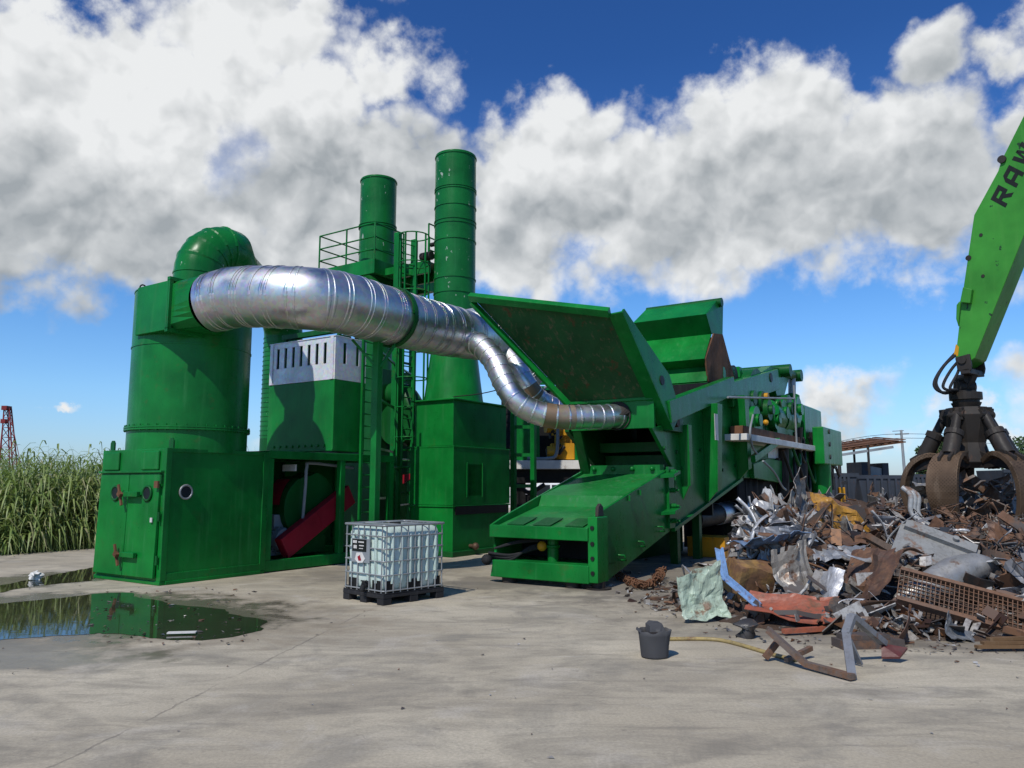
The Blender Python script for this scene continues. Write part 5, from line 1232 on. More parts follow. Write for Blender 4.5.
# canopy shelter
def rp(x, y, Y): return pt(x, y, Y)
p = pt(870, 492, 36); TS = world_thing('canopy_shelter', 'small open shelter with a tilted rusty corrugated roof beyond the heap', 'shelter', p)
q = [rp(836, 452, 36), rp(878, 449, 36), rp(906, 440, 36), rp(836, 445.5, 36)]
m = MB(); A_, B_ = rp(834, 451, 36), rp(906, 441, 36)
n_ = 20
for k in range(n_):
    a_, b_ = A_.lerp(B_, k / n_), A_.lerp(B_, (k + 1) / n_); zo = .05 if k % 2 else 0
    m.prism([a_ + Vector((0, 0, zo)), b_ + Vector((0, 0, zo)), b_ + Vector((0, 3, .30 + zo)), a_ + Vector((0, 3, .30 + zo))], (0, 0, .03))
m.prism([A_ - Vector((0, 0, .02)), B_ - Vector((0, 0, .02)), B_ + Vector((0, 3, .28)), A_ + Vector((0, 3, .28))], (0, 0, -.05))
m.build('roof', 'rusty_steel', TS)
m = MB()
for x, dy_ in ((839, 0), (868, 0), (878.5, 2.6), (848, 2.6)): q_ = rp(x, 449, 36); m.cyl((q_.x, q_.y + dy_, 0), (q_.x, q_.y + dy_, q_.z + .2 + dy_ * .15), .06, 8)
m.build('post', 'dark_steel', TS)
m = MB(); m.beam(A_ + Vector((.2, 0, -.2)), rp(893, 447, 36) , .1, .12); m.build('roof_beam', 'grey_paint', TS)
p = pt(874, 480, 37); TM = world_thing('hopper_bin', 'grey slanted steel bin standing under the shelter roof', 'bin', p)
m = MB(); za, zb2 = pt(860, 487, 37).z, pt(860, 463, 37).z; xa, xb = pt(861, 470, 37).x, pt(888, 470, 37).x
m.prism([(xa + .35, 37, za), (xb - .3, 37, za), (xb - .1, 37, zb2 - .2), (xb - .25, 37, zb2 - .25), (xa + .2, 37, zb2 - .1)], (0, 1.6, 0)); m.build('bin_body', 'grey_paint', TM, .02)
m = MB(); m.box(xa, xa + .4, 36.9, 38.6, za, zb2 + .05); m.box(xb - .3, xb, 36.9, 38.6, za, zb2); m.box(xa, xb, 37, 38.4, 0, za); m.build('bin_frame', 'dark_container', TM, .02)
# dark containers in a row
for i, (xa_, xb_, yt, Y, lab) in enumerate(((822, 857, 474, 33, 'dark open skip nearest the rear shredder jack'), (858, 904, 476, 35, 'long dark skip standing below the canopy shelter'), (905, 938, 475, 37, 'dark skip just left of the grab'), (1004, 1060, 470, 36, 'dark skip seen behind the right side of the grab'))):
    a_, b_ = pt(xa_, yt, Y), pt(xb_, yt, Y); T_ = world_thing('waste_skip', lab, 'skip', a_, 'dark skips beyond the scrap heap')
    m = MB(); z_ = a_.z; m.prism([(a_.x + .3, Y, .1), (b_.x - .3, Y, .1), (b_.x, Y, z_), (a_.x, Y, z_)], (0, 2.2, 0)); m.build('skip_body', 'dark_container', T_, .02)
    m = MB(); m.box(a_.x - .05, b_.x + .05, Y - .06, Y + .06, z_ - .12, z_ + .04)
    for k in range(5): x = a_.x + .4 + k * (b_.x - a_.x - .8) / 4; m.box(x - .05, x + .05, Y - .07, Y, .15, z_ - .12)
    m.build('skip_rim', 'dark_container', T_)
p = pt(843, 490, 30); TL = world_thing('guard_post', 'small dirty yellow post standing beyond the rear shredder jack', 'post', p)
m = MB(); m.box(p.x - .11, p.x + .11, 30.03, 30.25, .03, 1.62); m.build('post_body', 'yellow_paint', TL, .03)
m = MB(); m.box(p.x - .3, p.x + .3, 29.86, 30.44, 0, .04); m.build('post_base', 'rubber', TL)
p = pt(906, 486, 62); TU = world_thing('utility_pole', 'slim grey utility pole with a crossarm beyond the shelter', 'pole', p)
zt2 = pt(905, 430, 62).z; m = MB(); m.cyl((p.x, 62, 0), (p.x - .1, 62, zt2), .14, 10, .09); m.build('pole', 'grey_paint', TU)
m = MB(); m.beam((p.x - .6, 62, zt2 - .35), (p.x + .5, 62, zt2 - .3), .1, .1); m.beam((p.x - .8, 62, zt2 - .1), (p.x + .1, 62, zt2 - .05), .06, .06); m.build('crossarm', 'grey_paint', TU)
m = MB()
for dz in (0, -.35): m.tube(smooth_path([pt(1060, 447, 75) + Vector((0, 0, dz)), Vector((p.x, 62, zt2 - .3 + dz)), pt(780, 455, 58) + Vector((0, 0, dz))], 8), .018, 5)
tag(m.build('overhead_wire', 'rubber', org=(p.x, 62, 4)), 'thin overhead wires strung from the utility pole', 'wire')
# far red crawler crane mast
p = pt(10, 455, 110); TC = world_thing('red_crane_mast', 'distant red lattice crane mast rising above the grass', 'crane', p)
zt3, zb3 = pt(8, 408, 110).z, 0
tx = pt(7, 403, 110).x; b0x, b1x = pt(2, 438, 110).x, pt(19, 438, 110).x
m = MB(); legs = [((b0x, 110), (tx - .35, 110)), ((b1x, 110), (tx + .4, 110)), ((b0x + .6, 112), (tx - .2, 110.6)), ((b1x - .4, 112), (tx + .3, 110.6))]
def lp(k, f_): (a_, b_) = legs[k]; return Vector((a_[0] + (b_[0] - a_[0]) * f_, a_[1] + (b_[1] - a_[1]) * f_, zt3 * f_))
for k in range(4): m.beam(lp(k, 0), lp(k, 1), .13, .13)
for i in range(9):
    for k, j in ((0, 1), (1, 3), (3, 2), (2, 0)): m.beam(lp(k, i / 9), lp(j, (i + 1) / 9), .07, .07); m.beam(lp(k, i / 9), lp(j, i / 9), .06, .06)
m.box(tx - .5, tx + .25, 109.6, 110.8, zt3 - .3, zt3 + .3); m.box(tx - .6, tx + .1, 109.8, 110.4, zt3 - 2.2, zt3 - 1.6)
m.beam(lp(0, .96), (b0x - .3, 110, 1), .06, .06); m.beam(lp(1, .96), (b1x + 1.6, 110, 1), .06, .06); m.build('lattice_mast', 'crane_red', TC)
# trees far right
t, b = newmat('leaf_far'); ge = t.new('ShaderNodeNewGeometry'); t.put(b.inputs['Base Color'], t.mix(ge.outputs['Random Per Island'], (.03, .07, .018), (.075, .12, .035))); b.inputs['Roughness'].default_value = .6
def tree(x, y, Y, rr, lab):
    p = pt(x, 490, Y); zc = pt(x, y, Y).z; T_ = world_thing('tree', lab, 'tree', p, 'trees beyond the yard'); rt = random.Random(int(x))
    m = MB(); m.tube([(p.x, Y, 0), (p.x + .1, Y, zc * .6), (p.x, Y, zc)], [.28, .2, .08], 8)
    for k in range(5): a_ = k * 1.3; m.tube([(p.x, Y, zc * .55), (p.x + math.cos(a_) * rr * .7, Y + math.sin(a_) * rr * .7, zc + rr * .2)], [.12, .04], 6)
    m.build('trunk', 'wood', T_)
    m = MB(); cl = [(Vector((rt.uniform(-1, 1) * rr, rt.uniform(-.7, .7) * rr, rt.uniform(-.5, .6) * rr)), rt.uniform(.3, .6) * rr) for _ in range(16)]
    for k in range(2600):
        c_, r2 = rt.choice(cl); dv = Vector((rt.gauss(0, 1), rt.gauss(0, 1), rt.gauss(0, 1))).normalized() * r2 * rt.uniform(.6, 1.05); o_ = Vector((p.x, Y, zc)) + c_ + dv
        u_ = Vector((rt.gauss(0, 1), rt.gauss(0, 1), rt.gauss(0, 1))).normalized() * .22; w_2 = u_.cross(Vector((rt.gauss(0, 1), rt.gauss(0, 1), rt.gauss(0, 1)))).normalized() * .14
        m.add([o_ - u_, o_ + w_2, o_ + u_, o_ - w_2], [(0, 1, 2, 3)])
    m.build('crown', 'leaf_far', T_)
tree(944, 452, 80, 1.6, 'round dark tree seen just left of the grab'); tree(1040, 458, 85, 3.0, 'broad dark tree at the right edge behind the grab')
tree(930, 474, 95, 2.0, 'low bushy tree behind the dark skips')
# ================================================================ scrap heap
FRONT = [(1.2, 14.5), (1.9, 11.6), (2.35, 10.3), (3.0, 9.5), (4.0, 9.0), (5.3, 8.75), (8, 8.2), (13, 7.4), (20, 7.0)]
def sstep(a, b, x): q = max(0., min(1., (x - a) / (b - a))); return q * q * (3 - 2 * q)
def yfront(x):
    if x <= FRONT[0][0]: return FRONT[0][1]
    for (x0, y0), (x1, y1) in zip(FRONT[:-1], FRONT[1:]):
        if x <= x1: return y0 + (y1 - y0) * (x - x0) / (x1 - x0)
    return 7.0
def mound(X, Y, rough=True):
    d_ = Y - yfront(X)
    if d_ <= 0 or X < 1.2: return 0.
    h = 1.5 * (1 - math.exp(-(d_ / 3.1) ** 1.25))
    h *= sstep(1.5, 4.5, X) ** .8
    h *= 1 - .26 * math.exp(-((X - 8.0) ** 2 + (Y - 12.6) ** 2 * .6) / 2.6)
    h *= sstep(-5.0, -3.2, loc(X, Y)[0]) * (1 - sstep(17.0, 21, Y)) * (1 - sstep(13, 18, X))
    if rough: h *= 1 + .28 * noise.noise(Vector((X * .9, Y * .9, 4))) + .12 * noise.noise(Vector((X * 2.6, Y * 2.6, 1)))
    return max(0., h)
def hit(x, y):
    d = ray(x, y); t_ = 4.
    while t_ < 40:
        X, Y, Z = d[0] * t_, d[1] * t_, EYE + d[2] * t_
        if Z <= mound(X, Y): return Vector((X, Y, Z))
        t_ += .05
    return Vector((d[0] * 14, d[1] * 14, EYE + d[2] * 14))
def prj(p):
    z = p[2] - EYE; fw = p[1] * CP + z * SP; return 512 + FPX * p[0] / fw, 384 - FPX * (-p[1] * SP + z * CP) / fw
HERO = [(852, 522, 36), (866, 588, 24), (945, 588, 46), (935, 562, 32), (905, 585, 25), (985, 620, 46), (1015, 635, 25), (735, 575, 26), (704, 612, 26), (726, 605, 26), (795, 620, 42), (800, 590, 25), (828, 598, 18), (842, 557, 32), (757, 588, 24), (757, 562, 18), (915, 525, 22), (975, 575, 20)]
def near_hero(p, k=1.0):
    x, y = prj(p); return any((x - a) ** 2 + (y - b_) ** 2 < (r_ * k) ** 2 for a, b_, r_ in HERO)
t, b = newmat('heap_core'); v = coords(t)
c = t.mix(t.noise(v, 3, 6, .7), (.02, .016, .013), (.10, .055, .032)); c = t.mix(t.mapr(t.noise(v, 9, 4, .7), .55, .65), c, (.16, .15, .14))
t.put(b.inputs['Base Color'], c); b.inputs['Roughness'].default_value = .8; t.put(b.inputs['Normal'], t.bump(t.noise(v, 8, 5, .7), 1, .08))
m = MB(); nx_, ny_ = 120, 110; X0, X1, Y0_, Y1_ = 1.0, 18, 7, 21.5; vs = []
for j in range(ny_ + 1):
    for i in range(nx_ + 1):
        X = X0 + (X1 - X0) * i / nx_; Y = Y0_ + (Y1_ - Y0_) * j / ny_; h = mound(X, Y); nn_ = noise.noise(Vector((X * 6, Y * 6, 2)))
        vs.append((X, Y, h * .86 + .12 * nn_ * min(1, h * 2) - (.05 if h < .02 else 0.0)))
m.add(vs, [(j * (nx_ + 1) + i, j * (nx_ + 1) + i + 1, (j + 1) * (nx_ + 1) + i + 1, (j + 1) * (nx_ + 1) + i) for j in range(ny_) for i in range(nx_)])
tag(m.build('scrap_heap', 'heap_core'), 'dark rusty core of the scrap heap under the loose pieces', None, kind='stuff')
# fragments: uncountable small bits
t, b = newmat('fragment'); ge = t.new('ShaderNodeNewGeometry'); v = coords(t); rnd = ge.outputs['Random Per Island']
rp_ = t.new('ShaderNodeValToRGB'); t.put(rp_.inputs[0], rnd); rp_.color_ramp.interpolation = 'CONSTANT'
cols = [(.09, .045, .025), (.16, .08, .042), (.04, .035, .03), (.28, .26, .24), (.07, .06, .055), (.42, .41, .39), (.14, .085, .055), (.22, .20, .17), (.025, .022, .02), (.15, .07, .03), (.30, .28, .25), (.09, .10, .12), (.5, .48, .45), (.06, .03, .02)]
for i, c_ in enumerate(cols):
    e_ = rp_.color_ramp.elements[i] if i < 2 else rp_.color_ramp.elements.new(i / len(cols))
    e_.position = i / len(cols); e_.color = (*c_, 1)
c = t.mix(t.mapr(t.noise(v, 12, 5, .7), .45, .65, 0, .8), rp_.outputs[0], (.06, .032, .02))
t.put(b.inputs['Base Color'], c); b.inputs['Roughness'].default_value = .55; t.put(b.inputs['Metallic'], t.mapr(rnd, .6, .62, 0, .4))
rs = random.Random(11)
def rv(): return Vector((rs.gauss(0, 1), rs.gauss(0, 1), rs.gauss(0, 1))).normalized()
m = MB(); cnt = 0
while cnt < 9000:
    X = rs.uniform(1.4, 13.5); Y = yfront(X) - .15 + abs(rs.gauss(0, 1)) * 3.2
    h = mound(X, Y)
    if Y > 19 or (h < .03 and rs.random() < .96): continue
    if near_hero((X, Y, h + .05), .85) and rs.random() < .9: continue
    c_ = Vector((X, Y, h + rs.uniform(-.04, .12) if h > .02 else .015)); L_ = rs.uniform(.04, .30) * (1 if h > .05 else .4); k = rs.random(); d_ = rv(); d_.z *= .5 if h > .02 else .05; d_.normalize()
    if k < .45:      # bent strip
        u = d_.cross(rv()).normalized() * rs.uniform(.008, .05); P_ = [c_ - d_ * L_, c_ + rv() * L_ * .25, c_ + d_ * L_ * .8 + rv() * L_ * .2]; th_ = d_.cross(u).normalized() * .006
        vs = [q + s_ * u + z * th_ for q in P_ for s_, z in ((-1, -1), (1, -1), (1, 1), (-1, 1))]
        m.add(vs, [(i * 4 + j, i * 4 + (j + 1) % 4, i * 4 + 4 + (j + 1) % 4, i * 4 + 4 + j) for i in range(2) for j in range(4)] + [(3, 2, 1, 0), (8, 9, 10, 11)])
    elif k < .78:    # bent plate
        u = d_.cross(rv()).normalized(); w_ = u.cross(d_) * .006; a_, b_ = L_ * .7, L_ * rs.uniform(.3, .7); fold = w_.normalized() * L_ * rs.uniform(-.3, .3)
        vs = [c_ + d_ * a_ * i + u * b_ * j + fold * abs(i) + w_ * s_ for s_ in (-1, 1) for i in (-1, 0, 1) for j in (-1, rs.uniform(.6, 1.2))]
        m.add(vs, [(1, 0, 2, 3), (3, 2, 4, 5), (6, 7, 9, 8), (8, 9, 11, 10), (0, 1, 7, 6), (5, 4, 10, 11), (2, 0, 6, 8), (4, 2, 8, 10), (1, 3, 9, 7), (3, 5, 11, 9)])
    elif k < .9:
        m.tube([c_ - d_ * L_, c_ + rv() * L_ * .2, c_ + d_ * L_], rs.uniform(.005, .022), 6)
    else:
        s_ = L_ * .3; vs = [c_ + rv() * s_ * rs.uniform(.6, 1) for _ in range(6)]; m.add(vs, [(0, 1, 2), (0, 2, 3), (0, 3, 4), (0, 4, 1), (5, 2, 1), (5, 3, 2), (5, 4, 3), (5, 1, 4)])
    cnt += 1
tag(m.build('scrap_fragments', 'fragment'), 'small rusty and grey metal fragments strewn all over the heap', None, kind='stuff')

# ---- shape library for individual pieces
def sheet_mesh(w_, h_, crump, seed, nx=14, ny=10, fold=None, corr=0):
    rr = random.Random(seed); vs = []; o_ = Vector((seed * 3.7, seed * 1.3, 0)); ks = [(Vector((rr.gauss(0, 1), rr.gauss(0, 1), 0)).normalized(), rr.uniform(-.4, .4), rr.uniform(.5, 1.6) * rr.choice((-1, 1))) for _ in range(4)]
    for j in range(ny + 1):
        for i in range(nx + 1):
            x, y = (i / nx - .5), (j / ny - .5); p = Vector((x * w_, y * h_, 0))
            for d_, c_, a_ in ks:
                s_ = x * d_.x + y * d_.y - c_; 
                if s_ > 0: p.z += s_ * a_ * crump * min(w_, h_) * 1.1
            nv = noise.noise_vector(p * (2.2 / max(.35, min(w_, h_))) + o_) * crump * .22 * min(w_, h_) + noise.noise_vector(p * (6 / max(.35, min(w_, h_))) + o_) * crump * .08 * min(w_, h_)
            p += nv
            if corr: p.z += .018 * math.sin(i / nx * math.pi * 2 * corr)
            vs.append(p)
    m = MB(); m.add(vs, [(j * (nx + 1) + i, j * (nx + 1) + i + 1, (j + 1) * (nx + 1) + i + 1, (j + 1) * (nx + 1) + i) for j in range(ny) for i in range(nx) if not (rr.random() < .04 and (i in (0, nx - 1) or j in (0, ny - 1)))], False)
    return m
def strip_mesh(L_, wd, seed, turns=1.2, th_=.008):
    rr = random.Random(seed); P_ = [Vector((0, 0, 0))]; d_ = Vector((1, 0, 0))
    for k in range(5): d_ = (d_ + Vector((rr.gauss(0, .45), rr.gauss(0, .45), rr.gauss(0, .4)))).normalized(); P_.append(P_[-1] + d_ * L_ / 5)
    S_ = smooth_path(P_, 4); c_ = sum(S_, Vector()) / len(S_); S_ = [p - c_ for p in S_]; vs = []; n_ = len(S_)
    for i, p in enumerate(S_):
        tg = (S_[min(n_ - 1, i + 1)] - S_[max(0, i - 1)]).normalized(); u = tg.cross(Vector((.2, .3, 1))).normalized(); v_ = tg.cross(u); a_ = turns * i / n_ * 3; u2 = u * math.cos(a_) + v_ * math.sin(a_); w2_ = tg.cross(u2)
        vs += [p + u2 * wd * s_ + w2_ * th_ * z for s_, z in ((-.5, -.5), (.5, -.5), (.5, .5), (-.5, .5))]
    m = MB(); m.add(vs, [(i * 4 + j, i * 4 + (j + 1) % 4, i * 4 + 4 + (j + 1) % 4, i * 4 + 4 + j) for i in range(n_ - 1) for j in range(4)] + [(3, 2, 1, 0), tuple(range(4 * n_ - 4, 4 * n_))], True); return m
def pipe_mesh(L_, r_, seed, bent=.35):
    rr = random.Random(seed); P_ = [Vector((-L_ / 2, 0, 0))]; d_ = Vector((1, 0, 0))
    for k in range(3): P_.append(P_[-1] + d_ * L_ / 3); d_ = (d_ + Vector((0, rr.gauss(0, bent), rr.gauss(0, bent)))).normalized()
    m = MB(); S_ = smooth_path(P_, 4); m.tube(S_, r_, 10, caps=False); m.tube(S_, r_ * .8, 10, caps=False); return m
def angle_mesh(L_, w_, seed):
    rr = random.Random(seed); m = MB(); k = rr.uniform(-.25, .25); a_ = Vector((-L_ / 2, 0, 0)); b_ = Vector((rr.uniform(-.1, .2) * L_, L_ * k, rr.uniform(-.1, .1))); c_ = Vector((L_ / 2, 0, 0))
    for p, q in ((a_, b_), (b_, c_)): m.beam(p, q, w_, .008); m.beam(p + Vector((0, w_ / 2, w_ / 2)), q + Vector((0, w_ / 2, w_ / 2)), .008, w_); m.beam(p + Vector((0, -w_ / 2, w_ / 2)), q + Vector((0, -w_ / 2, w_ / 2)), .008, w_)
    return m
def wire_mesh(s_, seed, n_=7):
    rr = random.Random(seed); m = MB()
    for k in range(n_):
        P_ = [Vector((rr.gauss(0, .4), rr.gauss(0, .3), rr.gauss(0, .18))) * s_ for _ in range(5)]; m.tube(smooth_path(P_, 5), rr.uniform(.004, .011), 5)
    return m
def lump_mesh(s_, seed):
    rr = random.Random(seed); m = MB(); n_ = 9; vs = []
    for i in range(n_ + 1):
        th_ = math.pi * i / n_
        for k in range(14):
            a_ = 2 * math.pi * k / 14; p = Vector((math.sin(th_) * math.cos(a_) * 1.2, math.sin(th_) * math.sin(a_), math.cos(th_) * .7)); f_ = 1 + .55 * noise.noise(p * 1.8 + Vector((seed, 0, 0))) + .25 * noise.noise(p * 4 + Vector((0, seed, 0))); vs.append(p * s_ * f_)
    m.add(vs, [(i * 14 + k, (i + 1) * 14 + k, (i + 1) * 14 + (k + 1) % 14, i * 14 + (k + 1) % 14) for i in range(n_) for k in range(14)]); return m
def shell_mesh(a_, b_, c_, seed):
    """a crushed appliance casing, open on one side"""
    m = MB(); N = 6; rr = random.Random(seed)
    def face(o_, u, v_):
        vs = []
        for j in range(N + 1):
            for i in range(N + 1):
                p = o_ + u * (i / N) + v_ * (j / N); vs.append(p + noise.noise_vector(p * 2.4 + Vector((seed, 3, 1))) * .16 * min(a_, b_))
        m.add(vs, [(j * (N + 1) + i, j * (N + 1) + i + 1, (j + 1) * (N + 1) + i + 1, (j + 1) * (N + 1) + i) for j in range(N) for i in range(N)])
    o_ = Vector((-a_ / 2, -b_ / 2, -c_ / 2)); A_, B_, C_ = Vector((a_, 0, 0)), Vector((0, b_, 0)), Vector((0, 0, c_))
    face(o_ + C_, A_, B_); face(o_, A_, C_); face(o_ + A_, B_, C_); face(o_ + B_, A_, C_); face(o_, B_, C_); return m
def rim_mesh(r_):
    m = MB(); m.tube([(0, 0, -.09), (0, 0, -.10), (0, 0, -.04), (0, 0, .04), (0, 0, .10), (0, 0, .09)], [r_ * .9, r_, r_ * .86, r_ * .86, r_, r_ * .9], 24, caps=False, smooth=False); m.tube([(0, 0, .0), (0, 0, .03)], [r_ * .86, r_ * .4], 24); return m

def piece(m, name, mat, colr, label, cat, p, rot, group=None, solid=.008, bevel=0):
    o = m.build(name, mat); o.location = p; o.rotation_euler = rot; o.color = (*colr, 1); tag(o, label, cat, group)
    if solid: s_ = o.modifiers.new('thickness', 'SOLIDIFY'); s_.thickness = solid; s_.offset = 0
    return o
KINDS = []   # (prototype objects, name, label, cat, group, material, colours)
def proto(mbs, mat):
    out = []
    for m in mbs:
        me_o = m.build('proto', mat); out.append(me_o.data); bpy.data.objects.remove(me_o)
    return out
SPEC = [
 ('crumpled_sheet', [sheet_mesh(.8, .5, 1.0, s_, 18, 12) for s_ in range(6)], 'scrap_bright', [(.40, .40, .40), (.28, .29, .31), (.46, .45, .42), (.20, .20, .21)], 'crumpled bare grey sheet metal piece in the scrap heap', 'scrap sheet', 'grey crumpled sheets in the heap', 66, .006, (.55, 1.2)),
 ('painted_sheet', [sheet_mesh(.7, .5, .7, s_ + 20) for s_ in range(5)], 'scrap_painted', [(.50, .48, .45), (.42, .40, .36), (.55, .54, .52)], 'dirty white painted sheet torn and bent in the scrap heap', 'scrap sheet', 'white painted sheets in the heap', 44, .006, (.45, 1.05)),
 ('rusty_sheet', [sheet_mesh(.75, .5, .8, s_ + 40) for s_ in range(6)], 'scrap_rust', [(.13, .07, .04), (.16, .09, .06), (.09, .05, .035)], 'brown rusted bent sheet lying in the scrap heap', 'scrap sheet', 'rusty sheets in the heap', 34, .008, (.4, .85)),
 ('rusty_strip', [strip_mesh(1.3, .07, s_ + 60) for s_ in range(7)], 'scrap_rust', [(.13, .065, .035), (.10, .05, .03), (.17, .085, .045)], 'rusty twisted steel strip tangled in the scrap heap', 'scrap strip', 'rusty strips in the heap', 62, 0, (.5, 1.0)),
 ('bright_strip', [strip_mesh(1.4, .06, s_ + 80, .8) for s_ in range(5)], 'scrap_bright', [(.50, .50, .50), (.6, .6, .6)], 'pale bent aluminium strip tangled in the scrap heap', 'scrap strip', 'pale strips in the heap', 58, 0, (.45, 1.0)),
 ('scrap_pipe', [pipe_mesh(1.2, .032, s_ + 100) for s_ in range(5)], 'scrap_rust', [(.12, .07, .045), (.07, .06, .055)], 'bent rusty pipe sticking out of the scrap heap', 'pipe', 'bent pipes in the heap', 24, 0, (.5, 1.1)),
 ('channel_bar', [angle_mesh(1.2, .09, s_ + 120) for s_ in range(4)], 'scrap_rust', [(.10, .08, .07), (.15, .10, .07)], 'kinked steel channel bar lying in the scrap heap', 'steel bar', 'channel bars in the heap', 16, 0, (.5, 1.0)),
 ('wire_tangle', [wire_mesh(.7, s_ + 140) for s_ in range(4)], 'scrap_rust', [(.10, .05, .03), (.04, .035, .03)], 'loose tangle of thin wire caught in the scrap heap', 'wire', 'wire tangles in the heap', 36, 0, (.6, 1.2)),
 ('cast_lump', [lump_mesh(.15, s_ + 160) for s_ in range(5)], 'scrap_rust', [(.08, .05, .035), (.05, .042, .036)], 'dark rusted cast iron lump in the scrap heap', 'scrap lump', 'cast lumps in the heap', 22, 0, (.6, 1.3)),
 ('crushed_casing', [shell_mesh(.6, .45, .35, s_ + 180) for s_ in range(4)], 'scrap_painted', [(.33, .33, .32), (.20, .19, .18), (.45, .43, .39)], 'crushed open appliance casing in the scrap heap', 'casing', 'crushed casings in the heap', 16, .008, (.6, 1.0)),
 ('wheel_rim', [rim_mesh(.24)], 'scrap_rust', [(.10, .06, .04)], 'rusty bare wheel rim lying in the scrap heap', 'wheel rim', 'wheel rims in the heap', 5, .008, (.9, 1.1)),
]
rs = random.Random(21)
for name, mbs, mat, cols_, lab, cat, grp, num, sol, scl in SPEC:
    meshes = proto(mbs, mat); first = {}
    for k in range(num):
        for _ in range(200):
            X = rs.uniform(2.2, 11.5); Y = yfront(X) + abs(rs.gauss(0, 1)) * 2.6
            h = mound(X, Y)
            px = 512 + FPX * X / Y
            if name in ('rusty_strip', 'wire_tangle', 'scrap_pipe') and px < 900 and rs.random() < .7: continue
            if name in ('crumpled_sheet', 'painted_sheet', 'bright_strip', 'crushed_casing') and px > 930 and rs.random() < .6: continue
            if h > .10 and px < 1060 and Y < 16.5 and not near_hero((X, Y, h + .1), 1.65 if 'sheet' in name or 'casing' in name else 1.1) and not ((X - gc.x) ** 2 + (Y - gc.y) ** 2 < .5): break
        mi_ = rs.randrange(len(meshes))
        if mi_ not in first:
            o = bpy.data.objects.new(name, meshes[mi_]); first[mi_] = o
            if sol: q = o.modifiers.new('thickness', 'SOLIDIFY'); q.thickness = sol; q.offset = 0
        else: o = first[mi_].copy()
        col.objects.link(o); s_ = rs.uniform(*scl); big_ = 1.25 if Y < 11 else 1
        o.location = (X, Y, h + rs.uniform(.02, .12)); o.scale = (s_ * big_,) * 3
        o.rotation_euler = (rs.gauss(0, .45) - .25, rs.gauss(0, .45), rs.uniform(0, 6.28))
        c_ = rs.choice(cols_); f_ = rs.uniform(.7, 1.2); o.color = (c_[0] * f_, c_[1] * f_, c_[2] * f_, 1); tag(o, lab, cat, grp)

# ---- the pieces one recognises
def at(x, y, up=0.05): q = hit(x, y); return q + Vector((0, 0, up))
def sz(px, p): return px * p.y / FPX
p = at(852, 525, .30); piece(sheet_mesh(1.2, .75, .6, 304, 26, 18), 'yellow_sheet', 'scrap_painted', (.44, .21, .018), 'large crumpled yellow ochre painted sheet high on the heap', 'scrap sheet', p, (R(48), .1, .1))
p = at(862, 545, .1); piece(sheet_mesh(.5, .5, .9, 302, 14, 12), 'brown_sheet', 'scrap_rust', (.10, .05, .03), 'dark brown folded sheet just below the yellow sheet', 'scrap sheet', p, (R(70), .4, .3))
p = at(866, 585, .15); piece(sheet_mesh(.55, .75, .7, 303, 14, 12), 'brown_sheet', 'scrap_rust', (.085, .04, .025), 'upright chocolate brown bent panel in the middle of the heap', 'scrap sheet', p, (R(65), .5, -.5))
p = at(945, 590, .12); m = MB(); prof_ = [(-.75, .02), (-.6, .12), (-.3, .2), (.2, .22), (.55, .17), (.8, .05)]
m.tube(smooth_path([Vector((x, .03 * math.sin(x * 5), .05 * math.sin(x * 3))) for x, _ in prof_], 4), [prof_[min(5, i // 4)][1] + (prof_[min(5, i // 4 + 1)][1] - prof_[min(5, i // 4)][1]) * (i % 4) / 4 for i in range(21)], 18)
o = piece(m, 'crushed_tank', 'scrap_bright', (.38, .37, .35), 'dented silver grey tank lying across the front of the heap', 'tank', p, (.1, R(-12), .22), solid=0)
p = at(935, 562, .12); m = MB(); m.box(-.5, .5, -.33, .33, -.05, .05); m.box(-.45, .45, .18, .34, .051, .12); m.box(-.42, .2, -.28, .12, .051, .056); m.cyl((.18, .27, .1), (.18, .27, .17), .04, 10)
piece(m, 'grey_cabinet_door', 'scrap_painted', (.24, .24, .23), 'grey steel cabinet door lying tilted above the silver tank', 'door', p, (R(38), R(22), R(-28)), solid=0)
p = at(990, 600, .14)
m = MB(); L_, W2 = 1.05, .24
for k in range(2): m.beam((-L_, (k - .5) * W2 * 2, 0), (L_, (k - .5) * W2 * 2, 0), .05, .09)
for k in range(43): x = -L_ + k * L_ * 2 / 42; m.beam((x, -W2, .02), (x, W2, .02), .009, .02)
for k in range(7): y = -W2 + .06 + k * .06; m.beam((-L_, y, 0), (L_, y, 0), .008, .02)
piece(m, 'rusty_grating', 'scrap_rust', (.16, .085, .05), 'long rusty open grating leaning down the front of the heap', 'grating', at(998, 622, .12), (R(42), R(14), R(-24)), solid=0)
p = at(740, 590, .25); m = MB(); a_, b_, c_ = pt(718, 549, 10.9), pt(723, 577, 10.5), pt(757, 606, 9.8); o0 = b_.copy()
for q0, q1 in ((a_, b_), (b_, c_)): m.beam(q0 - o0, q1 - o0, .10, .012, up=(.3, -.8, .4)); m.beam(q0 - o0 + Vector((.045, -.03, .01)), q1 - o0 + Vector((.045, -.03, .01)), .02, .05, up=(.3, -.8, .4))
piece(m, 'blue_strip', 'scrap_painted', (.20, .36, .62), 'bent light blue metal strip standing at the left end of the heap', 'scrap strip', o0, (0, 0, 0), solid=0)
piece(sheet_mesh(.65, .45, .8, 305), 'blue_sheet', 'scrap_painted', (.13, .22, .36), 'crumpled steel blue sheet behind the blue strip', 'scrap sheet', at(757, 560, .08), (R(40), .2, .4))
piece(sheet_mesh(.45, .35, .9, 306), 'blue_grey_sheet', 'scrap_painted', (.10, .17, .28), 'small torn blue sheet in the middle of the heap', 'scrap sheet', at(815, 560, .08), (R(50), -.3, .8))
